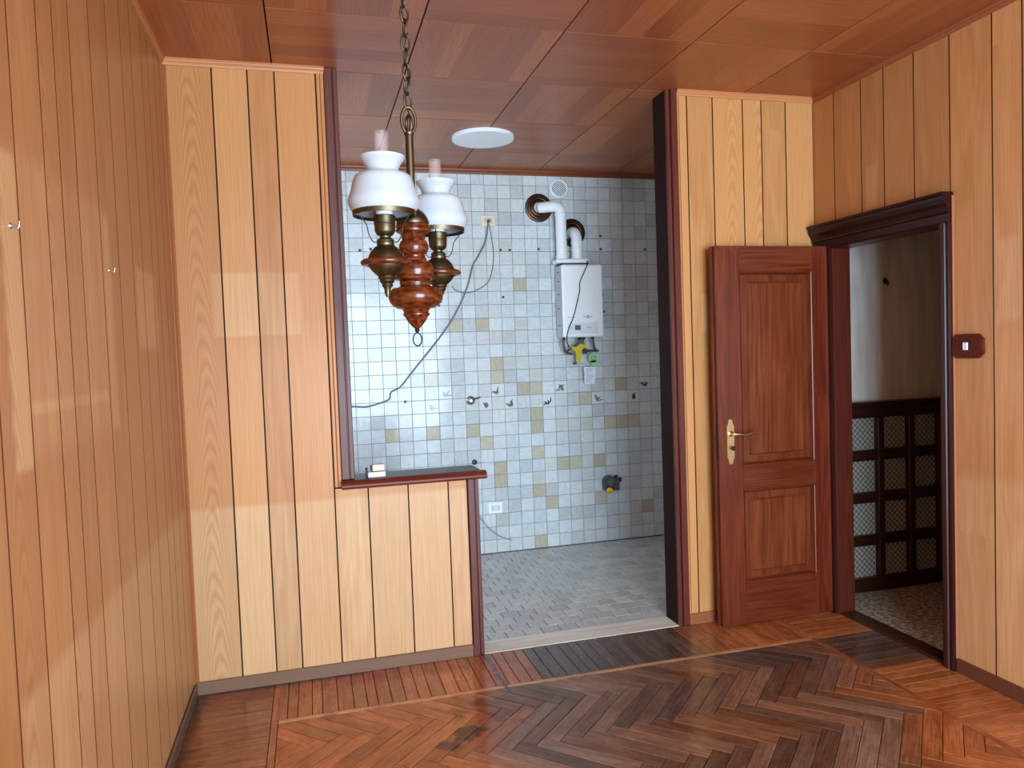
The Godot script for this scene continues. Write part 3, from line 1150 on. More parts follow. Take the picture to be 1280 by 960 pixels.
	tag(lg, "red-brown wooden ledge with a grey top on the low wall", "ledge")
	var x1 := 1.432 - 0.716
	b = B.new()
	b.col = lin(74, 66, 66)
	b.box(Vector3(0.02, 0.004, -0.17), Vector3(x1 - 0.045, 0.0415, 0.035), 0.002, 0)
	obj("top", b, M.darkwood, lg)
	var nose := PackedVector2Array([Vector2(0, 0), Vector2(0.028, 0), Vector2(0.037, 0.004), Vector2(0.042, 0.012), Vector2(0.042, 0.02), Vector2(0.036, 0.029), Vector2(0.026, 0.036), Vector2(0.012, 0.041), Vector2(0, 0.041)])
	b = B.new()
	b.col = lin(124, 58, 42)
	b.extrude(nose, Vector3(-0.004, 0, 0.022), Vector3.BACK, Vector3.UP, Vector3(x1 + 0.004, 0, 0))
	obj("front_nosing", b, M.darkwood, lg)
	b = B.new()
	b.col = lin(118, 56, 42)
	b.extrude(nose, Vector3(x1 - 0.044, 0, -0.172), Vector3.RIGHT, Vector3.UP, Vector3(0, 0, 0.215))
	obj("end_nosing", b, M.darkwood, lg)


# ------------------------------------------------------------------ door to the hall
func build_door() -> void:
	var wood := lin(118, 54, 30)
	var inner := lin(122, 62, 34)
	# casing of the doorway in the right wall
	var cas := struct(holder("trim_20"))
	var dk := lin(70, 32, 25)
	var b := B.new()
	var prof := PackedVector2Array([Vector2(0, 0), Vector2(0, 0.02), Vector2(0.012, 0.022), Vector2(0.014, 0.016), Vector2(0.03, 0.014), Vector2(0.034, 0.02), Vector2(0.05, 0.024), Vector2(0.056, 0.018), Vector2(0.066, 0.016), Vector2(0.066, 0)])
	b.col = dk
	b.extrude(prof, Vector3(W, 0, 0.959), Vector3.FORWARD, Vector3.LEFT, Vector3(0, 2.2, 0))
	obj("casing", b, M.darkwood, cas)
	b = B.new()
	b.col = lin(168, 112, 84)
	b.box(Vector3(W - 0.012, 0, 0.959), Vector3(W, 2.2, 0.966), 0.002)
	obj("edge_strip", b, M.plank, cas)
	b = B.new()
	b.col = dk
	b.extrude(PackedVector2Array([Vector2(0, 0), Vector2(0, 0.02), Vector2(0.02, 0.022), Vector2(0.024, 0.016), Vector2(0.08, 0.014), Vector2(0.09, 0.02), Vector2(0.108, 0.018), Vector2(0.108, 0)]), Vector3(W, 0, 0.034), Vector3.BACK, Vector3.LEFT, Vector3(0, 2.08, 0))
	obj("casing", b, M.darkwood, cas)
	b = B.new()
	b.col = dk * 0.5  # shade of the underside darkened into the colour of the whole moulding
	var head := PackedVector2Array([Vector2(0, 0.14), Vector2(0.064, 0.14), Vector2(0.066, 0.128), Vector2(0.058, 0.122), Vector2(0.056, 0.108), Vector2(0.05, 0.09), Vector2(0.038, 0.075), Vector2(0.032, 0.058), Vector2(0.034, 0.05), Vector2(0.026, 0.044), Vector2(0.022, 0.01), Vector2(0.016, 0), Vector2(0, 0)])
	b.extrude(head, Vector3(W, 2.076, 0.014), Vector3.LEFT, Vector3.UP, Vector3(0, 0, 0.946))
	obj("head_moulding", b, M.darkwood, cas)
	# jambs through the thickness of the wall
	for s in [[Vector3(W, 0, 0.118), Vector3(W + 0.115, 2.1, 0.145)], [Vector3(W, 0, 0.893), Vector3(W + 0.115, 2.1, 0.932)], [Vector3(W, 2.076, 0.118), Vector3(W + 0.115, 2.102, 0.932)]]:
		b = B.new()
		b.col = lin(96, 44, 32)
		b.box(s[0], s[1], 0.002)
		obj("jamb", b, M.darkwood, cas)
	b = B.new()
	b.col = lin(86, 50, 38)
	b.box(Vector3(W + 0.012, -0.01, 0.145), Vector3(W + 0.115, 0.006, 0.893), 0.003, 2)
	obj("sill", b, M.darkwood, cas)

	# the leaf stands open, flat in front of the partition
	var d := struct(holder("door_1", Vector3(2.716, 0.01, 0.078)))
	var w := 0.727
	var h := 2.082
	var t := 0.042
	var wall := func(x0: float, x1: float, y0: float, y1: float, called: String, g: int) -> void:
		var p := B.new()
		p.col = wood * rng.randf_range(0.93, 1.07)
		p.box(Vector3(x0, y0, 0), Vector3(x1, y1, t), 0.002, g, Vector2(rng.randf(), rng.randf()))
		obj(called, p, M.mahogany, d)
	wall.call(0.0, 0.148, 0.0, h, "stile", 1)
	wall.call(0.604, w, 0.0, h, "stile", 1)
	wall.call(0.148, 0.604, h - 0.138, h, "rail", 0)
	wall.call(0.148, 0.604, 0.745, 0.878, "rail", 0)
	wall.call(0.148, 0.604, 0.0, 0.228, "rail", 0)
	for r in [[0.228, 0.745], [0.878, h - 0.138]]:
		var x0 := 0.148
		var x1 := 0.604
		var y0: float = r[0]
		var y1: float = r[1]
		var p := B.new()
		p.col = inner
		p.board(Vector3(0, 0, 0.006), Vector3.RIGHT, Vector3.UP, Vector3.BACK, [x0, x1, y0, y1], 0.014, 0.0, Vector2(rng.randf(), rng.randf()))
		p.col = inner * Color(1.16, 1.14, 1.08)
		p.board(Vector3(0, 0, 0.02), Vector3.RIGHT, Vector3.UP, Vector3.BACK, [x0 + 0.05, x1 - 0.05, y0 + 0.055, y1 - 0.055], 0.012, 0.010, Vector2(rng.randf(), rng.randf()))
		var pan := obj("panel", p, M.mahogany, d)
		# mitred bead round the panel
		var q := B.new()
		q.col = wood
		var bead := PackedVector2Array([Vector2(0, 0), Vector2(0.018, 0), Vector2(0.018, 0.004), Vector2(0.013, 0.012), Vector2(0.007, 0.024), Vector2(0.004, 0.0255), Vector2(0, 0.0255)])
		q.extrude(bead, Vector3(x0, y0, 0.02), Vector3.RIGHT, Vector3.BACK, Vector3(0, y1 - y0, 0))
		q.extrude(bead, Vector3(x1, y0, 0.02), Vector3.LEFT, Vector3.BACK, Vector3(0, y1 - y0, 0))
		q.extrude(bead, Vector3(x0, y0, 0.02), Vector3.UP, Vector3.BACK, Vector3(x1 - x0, 0, 0))
		q.extrude(bead, Vector3(x0, y1, 0.02), Vector3.DOWN, Vector3.BACK, Vector3(x1 - x0, 0, 0))
		obj("bead", q, M.mahogany, pan)
	# rebate lip along the lock edge
	b = B.new()
	b.col = wood * 0.9
	b.box(Vector3(-0.012, 0.0, 0.004), Vector3(0.0, h, 0.02), 0.002)
	obj("rebate_lip", b, M.mahogany, d)
	b = B.new()
	b.box(Vector3(-0.0015, 0.92, 0.021), Vector3(0.0, 1.12, 0.036))
	b.box(Vector3(-0.006, 1.04, 0.024), Vector3(0.0, 1.06, 0.034), 0.002)
	obj("lock_plate", b, M.iron, d)
	# brass lever handle on a shaped plate
	var hd := holder("handle", Vector3(0.071, 1.018, t), d)
	b = B.new()
	var pl := PackedVector2Array()
	for s in 48:
		var a := TAU * s / 48.0
		var y := -cos(a) * 0.124
		var f := absf(y) / 0.124
		var half := 0.021 if f < 0.72 else lerpf(0.021, 0.0135, smoothstep(0.72, 0.8, f)) if f < 0.8 else 0.0135 * sqrt(maxf(0.0, 1.0 - pow((f - 0.86) / 0.14, 2.0))) if f > 0.86 else 0.0135
		pl.append(Vector2((half + 0.0002) * (1.0 if s < 24 else -1.0), y))
	b.extrude(pl, Vector3.ZERO, Vector3.RIGHT, Vector3.UP, Vector3(0, 0, 0.004))
	obj("plate", b, M.bright_brass, hd)
	b = B.new()
	b.lathe([Vector2(0.016, 0.004), Vector2(0.016, 0.008), Vector2(0.009, 0.012), Vector2(0.008, 0.045), Vector2(0.0, 0.046)], Vector3(0, 0.045, 0), 20, Vector3.BACK)
	b.tube(smooth([Vector3(0, 0.045, 0.04), Vector3(0.03, 0.044, 0.046), Vector3(0.06, 0.038, 0.046), Vector3(0.095, 0.043, 0.045), Vector3(0.128, 0.05, 0.043), Vector3(0.138, 0.046, 0.042)]), 0.0065, 10)
	obj("lever", b, M.bright_brass, hd)
	b = B.new()
	b.lathe([Vector2(0.011, 0.003), Vector2(0.011, 0.01), Vector2(0.013, 0.018), Vector2(0.008, 0.024), Vector2(0.0, 0.025)], Vector3(0.008, -0.034, 0), 16, Vector3.BACK)
	obj("turn_knob", b, M.iron, hd)


# ------------------------------------------------------------------ dim hall behind the doorway
func build_hall() -> void:
	var x0 := W + 0.108
	var b := B.new()
	b.box(Vector3(x0, 0, -0.3), Vector3(5.7, 2.7, -0.16))
	struct(obj("wall_hall_left", b, M.paint))
	b = B.new()
	b.box(Vector3(5.6, 0, -0.16), Vector3(5.7, 2.7, 3.5))
	struct(obj("wall_hall", b, M.paint))
	b = B.new()
	b.box(Vector3(x0, 0, 3.4), Vector3(5.7, 2.7, 3.5))
	struct(obj("wall_hall_right", b, M.paint))
	b = B.new()
	b.box(Vector3(x0, 2.7, -0.3), Vector3(5.7, 2.8, 3.5))
	struct(obj("ceiling_hall", b, M.paint))
	b = B.new()
	b.box(Vector3(W + 0.05, -0.15, -0.3), Vector3(5.7, -0.004, 3.5), 0.0, 0, Vector2.ZERO, Vector2(1.2, 1.2))
	struct(obj("floor_hall", b, M.screed))
	# low screen with a grid of patterned panes
	var s := holder("glazed_screen", Vector3(3.72, 0, -0.158))
	tag(s, "low dark wooden screen with rows of patterned glass panes in the hall", "screen")
	var dk := lin(64, 34, 26)
	var wd := 1.14
	var xs := []
	for k in 5:
		xs.append(0.03 + 0.23 * k)
	var bars := func(a: Vector3, c: Vector3, called: String, g: int) -> void:
		var p := B.new()
		p.col = dk
		p.box(a, c, 0.003, g)
		obj(called, p, M.darkwood, s)
	bars.call(Vector3(-0.16, 1.15, -0.002), Vector3(wd, 1.178, 0.085), "top_board", 0)
	bars.call(Vector3(-0.16, 1.078, 0.0), Vector3(wd, 1.15, 0.055), "rail", 0)
	bars.call(Vector3(-0.16, 0.0, 0.0), Vector3(wd, 0.084, 0.055), "rail", 0)
	bars.call(Vector3(-0.16, 0.084, 0.0), Vector3(0.02, 1.078, 0.055), "stile", 1)
	for k in 3:
		var y: float = [0.318, 0.584, 0.846][k]
		bars.call(Vector3(0.02, y - 0.032, 0.004), Vector3(wd, y + 0.032, 0.052), "crossbar", 0)
	for k in 4:
		var x := 0.02 + 0.23 * (k + 1)
		bars.call(Vector3(x - 0.022, 0.084, 0.0), Vector3(x + 0.022, 1.078, 0.055), "upright", 1)
	var ys := [[0.084, 0.286], [0.35, 0.552], [0.616, 0.814], [0.878, 1.078]]
	for k in 5:
		for j in 4:
			var xa := 0.02 + 0.23 * k + (0.022 if k > 0 else 0.0)
			var xb := minf(0.02 + 0.23 * (k + 1) - 0.022, wd)
			if xb - xa < 0.03:
				continue
			var p := B.new()
			p.box(Vector3(xa, ys[j][0], 0.012), Vector3(xb, ys[j][1], 0.018), 0.0, 1, Vector2.ZERO, Vector2(7, 7))
			obj("pane", p, M.patterned_glass, s)
	var hk := B.new()
	hk.box(Vector3(-0.012, -0.02, 0), Vector3(0.012, 0.02, 0.006), 0.002)
	hk.tube(smooth([Vector3(0, 0.005, 0.004), Vector3(0, 0.0, 0.02), Vector3(0, -0.02, 0.03), Vector3(0, -0.03, 0.02)]), 0.005, 8)
	var o := obj("wall_hook", hk, M.black)
	o.position = Vector3(4.06, 1.918, -0.16)
	tag(o, "small black hook on the pale wall of the hall", "hook")


# ------------------------------------------------------------------ chandelier
func build_chandelier() -> void:
	var c := holder("chandelier", Vector3(0.861, 1.6, 1.82))
	tag(c, "rustic turned-wood and brass chandelier with two white glass oil-lamp shades on a chain", "chandelier")
	var yv := func(v: float) -> float: return 0.2 - (v - 328.0) * 0.00204       # picture row to height above the base
	# turned wooden body
	var b := B.new()
	b.col = lin(120, 60, 29)
	var pr := []
	for s in [[0.010, 409], [0.022, 402], [0.029, 396], [0.034, 393.5], [0.0345, 392], [0.031, 390.5], [0.033, 388], [0.036, 386], [0.048, 385], [0.060, 381], [0.067, 376], [0.0695, 371], [0.067, 365], [0.059, 360.5], [0.044, 359], [0.038, 357], [0.040, 353], [0.0375, 351], [0.051, 349.5], [0.053, 347.5], [0.051, 345.5], [0.047, 344.5], [0.049, 340], [0.048, 334], [0.042, 329], [0.032, 326], [0.031, 323.5], [0.028, 322], [0.029, 320], [0.026, 318.5], [0.033, 316.5], [0.0375, 312], [0.0375, 307], [0.033, 302], [0.028, 300], [0.0305, 298], [0.029, 295], [0.034, 292.5], [0.043, 290.5], [0.0445, 288], [0.040, 286.2], [0.044, 284.5], [0.043, 282], [0.036, 280], [0.0, 279.5]]:
		pr.append(Vector2(s[0], yv.call(s[1])))
	b.lathe(pr, Vector3.ZERO, 40, Vector3.UP, 0.86)
	obj("body", b, M.turned, c)
	b = B.new()
	pr = []
	for s in [[0.041, 281], [0.042, 279], [0.038, 273], [0.03, 267], [0.018, 262.5], [0.011, 261], [0.0105, 258], [0.0102, 172], [0.012, 171], [0.0125, 168], [0.0, 167]]:
		pr.append(Vector2(s[0], yv.call(s[1])))
	b.lathe(pr, Vector3.ZERO, 32)
	obj("cap_and_rod", b, M.dark_brass, c)
	b = B.new()
	pr = []
	for s in [[0.0, 416], [0.004, 415], [0.007, 412], [0.005, 410.5], [0.009, 409], [0.010, 407]]:
		pr.append(Vector2(s[0], yv.call(s[1])))
	b.lathe(pr, Vector3.ZERO, 20)
	var rg: Array = ring(Vector3(0, yv.call(424.0), 0), Vector3(0.0115, 0, -0.003), Vector3(0, 0.0165, 0))
	b.tube(rg, 0.0018, 8, true)
	obj("pull_ring", b, M.iron, c)
	# shackle over the rod, then the chain to the ceiling
	var side := Vector3(0.94, 0, -0.34)
	var deep := Vector3(0.34, 0, 0.94)
	b = B.new()
	b.tube(ring(Vector3(0, yv.call(153.0), 0), side * 0.017 + deep * 0.005, Vector3(0, 0.033, 0), 28), 0.0042, 8, true)
	b.tube(ring(Vector3(0, yv.call(158.0), 0), deep * 0.014, Vector3(0, 0.022, 0), 24), 0.004, 8, true)
	obj("shackle", b, M.brass, c)
	var link := B.new()
	link.tube(ring(Vector3.ZERO, Vector3(0.0115, 0, 0), Vector3(0, 0.0215, 0), 20), 0.0026, 6, true)
	var lm := link.mesh()
	var y: float = yv.call(137.0) + 0.016
	var k := 0
	while y < 2.925 - 1.6:
		var o := obj("chain_link", lm, M.dark_brass, c)
		o.position = Vector3(0, y, 0)
		o.rotation = Vector3(rng.randf_range(-0.06, 0.06), (0.35 if k % 2 == 0 else 0.35 + PI / 2) + rng.randf_range(-0.25, 0.25), rng.randf_range(-0.05, 0.05))
		y += 0.036
		k += 1
	b = B.new()
	b.lathe([Vector2(0.006, -0.045), Vector2(0.02, -0.04), Vector2(0.045, -0.022), Vector2(0.055, -0.004), Vector2(0.055, 0.0)], Vector3(0, H - 1.6, 0), 28)
	obj("ceiling_cup", b, M.brass, c)
	# cord woven through the chain
	b = B.new()
	var pts := []
	var yy: float = yv.call(166.0)
	var s2 := 0
	while yy < 1.33:
		pts.append(Vector3(0.006 * sin(s2 * 1.7), yy, 0.006 * cos(s2 * 1.7)))
		yy += 0.03
		s2 += 1
	b.tube(pts, 0.0018, 6)
	obj("cord", b, M.black, c)
	# the two lamps stand on either side of the body
	for s in 2:
		var lamp := holder("oil_lamp", Vector3(-0.083, 0, 0.12) * (1.0 if s == 0 else -1.0), c)
		lamp.rotation.y = 0.0 if s == 0 else PI * 0.95
		build_lamp(lamp)


func build_lamp(l: Node3D) -> void:
	var hv := func(v: float) -> float: return 0.192 - (v - 325.0) * 0.0019
	var b := B.new()
	var pr := []
	for s in [[0.004, 371], [0.007, 366], [0.008, 361], [0.013, 357], [0.012, 355], [0.018, 352], [0.017, 350], [0.021, 347.5], [0.020, 345.5], [0.024, 344], [0.034, 339], [0.0425, 333], [0.0445, 328], [0.043, 323], [0.036, 315], [0.026, 309.5], [0.0195, 307.5], [0.021, 305.5], [0.019, 303], [0.021, 301], [0.016, 299], [0.0125, 298], [0.0125, 296], [0.018, 295], [0.0225, 291.5], [0.024, 290], [0.0245, 282], [0.0255, 281.5], [0.025, 280.5], [0.026, 271.5], [0.024, 270.5], [0.019, 270.4]]:
		pr.append(Vector2(s[0], hv.call(s[1])))
	b.lathe(pr, Vector3.ZERO, 32, Vector3.UP, 0.7)
	obj("brass_font", b, M.brass, l)
	# wooden hoop round the font
	b = B.new()
	b.col = lin(118, 60, 42)
	var hoop := []
	for s in 13:
		var a := TAU * s / 12.0
		hoop.append(Vector2(0.051 - cos(a) * 0.0095, hv.call(328.5) - sin(a) * 0.0075))
	b.lathe(hoop, Vector3.ZERO, 36, Vector3.UP, 0.4)
	obj("wooden_hoop", b, M.turned, l)
	# sleeve of the bulb
	b = B.new()
	b.lathe([Vector2(0.0195, hv.call(271.0)), Vector2(0.0195, hv.call(250.0)), Vector2(0.012, hv.call(246.0)), Vector2(0.0, hv.call(245.5))], Vector3.ZERO, 24)
	obj("bulb_sleeve", b, M.white, l)
	# clear chimney
	b = B.new()
	var y0: float = hv.call(246.0)
	var y1: float = hv.call(168.0)
	b.lathe([Vector2(0.0165, y0), Vector2(0.0172, (y0 + y1) * 0.5), Vector2(0.0168, y1), Vector2(0.0152, y1), Vector2(0.0156, (y0 + y1) * 0.5), Vector2(0.0150, y0)], Vector3.ZERO, 28)
	obj("glass_chimney", b, M.glass, l)
	# shade of white glass, with an inside
	b = B.new()
	var outer := [[0.0705, 268], [0.078, 263], [0.0835, 256], [0.0835, 252], [0.079, 245], [0.0755, 240], [0.0735, 235], [0.0695, 227], [0.066, 223], [0.058, 220.5], [0.045, 218.8], [0.0385, 218], [0.037, 216.5], [0.0385, 212.5], [0.044, 207], [0.0505, 202.5], [0.0535, 200], [0.0535, 198.6]]
	pr = []
	for s in outer:
		pr.append(Vector2(s[0], hv.call(s[1])))
	for s in range(outer.size() - 1, -1, -1):
		pr.append(Vector2(outer[s][0] - 0.0028, hv.call(outer[s][1]) + (0.0012 if s < outer.size() - 1 else 0.0)))
	b.lathe(pr, Vector3.ZERO, 44, Vector3.UP, 0.5)
	obj("glass_shade", b, M.milk, l)
	# brass ring and three curved wires that carry the shade
	b = B.new()
	var yr: float = hv.call(267.0)
	b.lathe([Vector2(0.0705, yr - 0.008), Vector2(0.0735, yr - 0.008), Vector2(0.0745, yr + 0.003), Vector2(0.071, yr + 0.003), Vector2(0.0705, yr - 0.008)], Vector3.ZERO, 40)
	obj("shade_ring", b, M.dark_brass, l)
	for s in 3:
		var a := TAU * s / 3.0 + 0.6
		var dir := Vector3(cos(a), 0, sin(a))
		b = B.new()
		b.tube(smooth([dir * 0.018 + Vector3.UP * hv.call(303.0), dir * 0.032 + Vector3.UP * hv.call(304.0), dir * 0.043 + Vector3.UP * hv.call(296.0), dir * 0.049 + Vector3.UP * hv.call(284.0), dir * 0.062 + Vector3.UP * hv.call(275.0), dir * 0.0715 + Vector3.UP * hv.call(269.0)]), 0.0013, 6)
		obj("shade_wire", b, M.iron, l)


# ------------------------------------------------------------------ boiler, flues, pipes
func build_boiler() -> void:
	var z := -D
	var k := holder("gas_boiler", Vector3(2.636, 1.657, z + 0.015))
	tag(k, "white wall-hung gas boiler on the tiled kitchen wall", "boiler")
	var b := B.new()
	b.box(Vector3(-0.165, 0, 0), Vector3(0.165, 0.552, 0.145), 0.004)
	obj("casing", b, make(0.4, srgb(186, 190, 194)), k)
	b = B.new()
	b.box(Vector3(-0.166, -0.002, 0.145), Vector3(0.166, 0.554, 0.17), 0.012)
	obj("front_cover", b, M.white, k)
	b = B.new()
	b.box(Vector3(-0.13, 0.022, 0.169), Vector3(0.115, 0.108, 0.172), 0.001)
	var pn := obj("control_panel", b, make(0.4, srgb(218, 224, 232)), k)
	b = B.new()
	b.box(Vector3(-0.075, 0.052, 0.1715), Vector3(-0.028, 0.09, 0.1735), 0.0008)
	obj("display", b, make(0.2, srgb(92, 104, 110)), pn)
	for s in [-0.105, 0.025, 0.05]:
		b = B.new()
		b.lathe([Vector2(0.008, 0.1715), Vector2(0.008, 0.175), Vector2(0.006, 0.1765), Vector2(0, 0.1768)], Vector3(s, 0.07, 0), 14, Vector3.BACK)
		obj("button", b, make(0.4, srgb(196, 202, 208)), pn)
	# the maker's mark: a small lozenge between two dashes
	b = B.new()
	var lz := PackedVector2Array([Vector2(-0.016, 0), Vector2(0, -0.014), Vector2(0.016, 0), Vector2(0, 0.014)])
	b.extrude(lz, Vector3(0.035, 0.152, 0.169), Vector3.RIGHT, Vector3.UP, Vector3(0, 0, 0.0015))
	b.box(Vector3(-0.002, 0.150, 0.169), Vector3(0.015, 0.154, 0.1712))
	b.box(Vector3(0.055, 0.150, 0.169), Vector3(0.072, 0.154, 0.1712))
	obj("mark", b, make(0.5, srgb(74, 84, 100)), k)
	b = B.new()
	b.extrude(PackedVector2Array([Vector2(-0.008, 0), Vector2(0, -0.007), Vector2(0.008, 0), Vector2(0, 0.007)]), Vector3(0.035, 0.152, 0.1705), Vector3.RIGHT, Vector3.UP, Vector3(0, 0, 0.0012))
	obj("mark_centre", b, M.white, k)
	b = B.new()
	b.box(Vector3(-0.128, 0.148, 0.169), Vector3(-0.119, 0.156, 0.1705))
	b.box(Vector3(-0.112, 0.149, 0.169), Vector3(-0.072, 0.1525, 0.1705))
	obj("small_print", b, make(0.5, srgb(150, 160, 172)), k)
	b = B.new()
	b.box(Vector3(-0.195, 0.568, 0.02), Vector3(0.068, 0.602, 0.15), 0.01)
	obj("flue_collar", b, M.white, k)
	b = B.new()
	b.box(Vector3(-0.16, 0.552, 0.03), Vector3(0.06, 0.569, 0.13), 0.002)
	obj("flue_base", b, M.black, k)
	for s in [0.09, 0.22, 0.33, 0.43, 0.5]:
		b = B.new()
		b.box(Vector3(-0.1665, s, 0.05), Vector3(-0.164, s + 0.006, 0.1), 0.001)
		obj("side_slot", b, M.black, k)
	b = B.new()
	b.tube(smooth([Vector3(0.045, 0.58, 0.15), Vector3(0.042, 0.555, 0.178), Vector3(-0.025, 0.415, 0.176), Vector3(-0.03, 0.35, 0.176), Vector3(-0.082, 0.165, 0.177), Vector3(-0.13, 0.06, 0.179), Vector3(-0.14, -0.02, 0.16), Vector3(-0.1, -0.09, 0.1)]), 0.004, 8)
	obj("cable", b, M.black, k)
	# hoses and pipes below
	for p in [[[-0.145, 0.002, 0.1], [-0.148, -0.06, 0.1], [-0.125, -0.115, 0.08], [-0.07, -0.128, 0.05], [-0.05, -0.13, 0.0]], [[-0.02, 0.002, 0.1], [-0.022, -0.04, 0.1], [-0.07, -0.08, 0.1], [-0.1, -0.1, 0.08], [-0.1, -0.11, 0.0]], [[0.095, 0.002, 0.1], [0.1, -0.05, 0.1], [0.125, -0.1, 0.07], [0.158, -0.115, 0.03], [0.165, -0.115, 0.0]], [[0.165, -0.112, 0.035], [0.08, -0.11, 0.06], [0.02, -0.112, 0.08]], [[0.0, 0.002, 0.1], [0.005, -0.05, 0.11], [0.02, -0.1, 0.1]], [[0.02, 0.002, 0.09], [0.015, -0.06, 0.08], [0.0, -0.15, 0.06], [-0.03, -0.2, 0.05], [-0.035, -0.205, 0.0]]]:
		b = B.new()
		b.tube(smooth(p.map(func(a): return Vector3(a[0], a[1], a[2]))), 0.009, 10)
		obj("hose", b, M.grey_metal, k)
	for s in [-0.145, -0.02, 0.0, 0.02, 0.095]:
		b = B.new()
		b.lathe([Vector2(0.013, -0.022), Vector2(0.013, 0.0)], Vector3(s, 0, 0.1), 6)
		obj("pipe_nut", b, M.iron, k)
	b = B.new()
	b.extrude(PackedVector2Array([Vector2(-0.085, -0.07), Vector2(-0.055, -0.078), Vector2(-0.02, -0.055), Vector2(0.012, -0.06), Vector2(0.03, -0.045), Vector2(0.028, -0.075), Vector2(-0.002, -0.1), Vector2(-0.01, -0.14), Vector2(-0.02, -0.2), Vector2(-0.05, -0.2), Vector2(-0.048, -0.14), Vector2(-0.06, -0.11), Vector2(-0.085, -0.09)]), Vector3(0, 0, 0.105), Vector3.RIGHT, Vector3.UP, Vector3(0, 0, 0.018))
	obj("gas_bracket", b, M.gasvalve, k)
	b = B.new()
	b.lathe([Vector2(0, 0.12), Vector2(0.021, 0.12), Vector2(0.023, 0.135), Vector2(0.018, 0.15), Vector2(0, 0.151)], Vector3(0.014, -0.112, 0), 20, Vector3.BACK)
	obj("gas_tap", b, make(0.5, srgb(60, 24, 32)), k)

	# two white flue pipes, each through a brass rosette
	var f := holder("flue_pipe", Vector3(2.504, 2.258, z + 0.1))
	tag(f, "taller white flue pipe bending left into a bronze rosette", "pipe")
	b = B.new()
	b.tube(smooth([Vector3(0, 0, 0), Vector3(0, 0.15, 0), Vector3(0, 0.34, 0), Vector3(-0.005, 0.385, -0.004), Vector3(-0.03, 0.408, -0.02), Vector3(-0.07, 0.412, -0.045), Vector3(-0.135, 0.412, -0.098)], 8), 0.0415, 28)
	obj("pipe", b, M.white, f)
	b = B.new()
	b.lathe([Vector2(0.042, 0.33), Vector2(0.0455, 0.332), Vector2(0.0455, 0.352), Vector2(0.042, 0.354)], Vector3.ZERO, 28)
	obj("sleeve", b, M.white, f)
	b = B.new()
	b.lathe([Vector2(0.042, 0.0), Vector2(0.0455, 0.0), Vector2(0.0455, 0.03), Vector2(0.042, 0.032)], Vector3.ZERO, 28)
	obj("sleeve", b, M.white, f)
	b = B.new()
	b.lathe(rosette(), Vector3(-0.144, 0.412, -0.1), 48, Vector3.BACK, 0.6)
	obj("rosette", b, M.bronze, f)
	f = holder("flue_pipe", Vector3(2.628, 2.258, z + 0.1))
	tag(f, "shorter white flue pipe bending back into a bronze rosette", "pipe")
	b = B.new()
	b.tube(smooth([Vector3(0, 0, 0), Vector3(0, 0.08, 0), Vector3(0, 0.15, -0.002), Vector3(-0.004, 0.195, -0.018), Vector3(-0.006, 0.215, -0.05), Vector3(-0.006, 0.22, -0.098)], 8), 0.043, 28)
	obj("pipe", b, M.white, f)
	for s in [0.0, 0.07, 0.12]:
		b = B.new()
		b.lathe([Vector2(0.0435, s), Vector2(0.0465, s + 0.001), Vector2(0.0465, s + 0.018), Vector2(0.0435, s + 0.02)], Vector3.ZERO, 28)
		obj("sleeve", b, M.white, f)
	b = B.new()
	b.lathe(rosette(), Vector3(0.0, 0.222, -0.1), 48, Vector3.BACK, 0.6)
	obj("rosette", b, M.bronze, f)

	# round vent grille
	var g := holder("vent_grille", Vector3(2.531, 2.822, z))
	tag(g, "round white vent grille above the boiler flue", "vent")
	b = B.new()
	b.lathe([Vector2(0.072, 0.0), Vector2(0.074, 0.004), Vector2(0.071, 0.01), Vector2(0.064, 0.012), Vector2(0.060, 0.008), Vector2(0.060, 0.0)], Vector3.ZERO, 40, Vector3.BACK)
	obj("rim", b, M.white, g)
	b = B.new()
	b.lathe([Vector2(0.061, 0.0015), Vector2(0.0, 0.0015)], Vector3.ZERO, 32, Vector3.BACK)
	obj("backing", b, make(0.8, srgb(58, 60, 62)), g)
	for s in 2:
		for q in range(-4, 5):
			var off := q * 0.0135
			var half := sqrt(0.0605 * 0.0605 - off * off)
			var dir := Vector3(1, 0.8 if s == 0 else -0.8, 0).normalized()
			var nor := Vector3(-dir.y, dir.x, 0)
			b = B.new()
			b.tube([nor * off - dir * half + Vector3(0, 0, 0.006), nor * off + dir * half + Vector3(0, 0, 0.006)], 0.0026, 6)
			obj("grille_bar", b, M.white, g)
	# tags that hang below
	b = B.new()
	b.lathe([Vector2(0.0, 0.0), Vector2(0.036, 0.0), Vector2(0.037, 0.0015), Vector2(0.036, 0.003), Vector2(0.0, 0.003)], Vector3.ZERO, 32, Vector3.BACK)
	b.extrude(PackedVector2Array([Vector2(-0.03, -0.02), Vector2(0.03, -0.02), Vector2(0.006, -0.056), Vector2(-0.006, -0.056)]), Vector3.ZERO, Vector3.RIGHT, Vector3.UP, Vector3(0, 0, 0.003))
	var gt := holder("service_tag", Vector3(2.717, 1.49, z + 0.15))
	tag(gt, "round pale green tag hanging under the boiler", "tag")
	obj("disc", b, M.green, gt)
	b = B.new()
	b.lathe([Vector2(0.014, 0.0032), Vector2(0.02, 0.0032), Vector2(0.02, 0.0045), Vector2(0.014, 0.0045), Vector2(0.014, 0.0032)], Vector3.ZERO, 24, Vector3.BACK)
	obj("printed_ring", b, make(0.6, srgb(70, 140, 80)), gt)
	b = B.new()
	b.tube([Vector3(0, 0.034, 0.002), Vector3(-0.025, 0.045, 0.004), Vector3(-0.05, 0.046, 0.016)], 0.0015, 6)
	obj("string", b, M.black, gt)
	var pt := holder("paper_tag", Vector3(2.711, 1.354, z + 0.08))
	tag(pt, "white printed paper tag hanging lowest under the boiler", "tag")
	b = B.new()
	var steps := 8
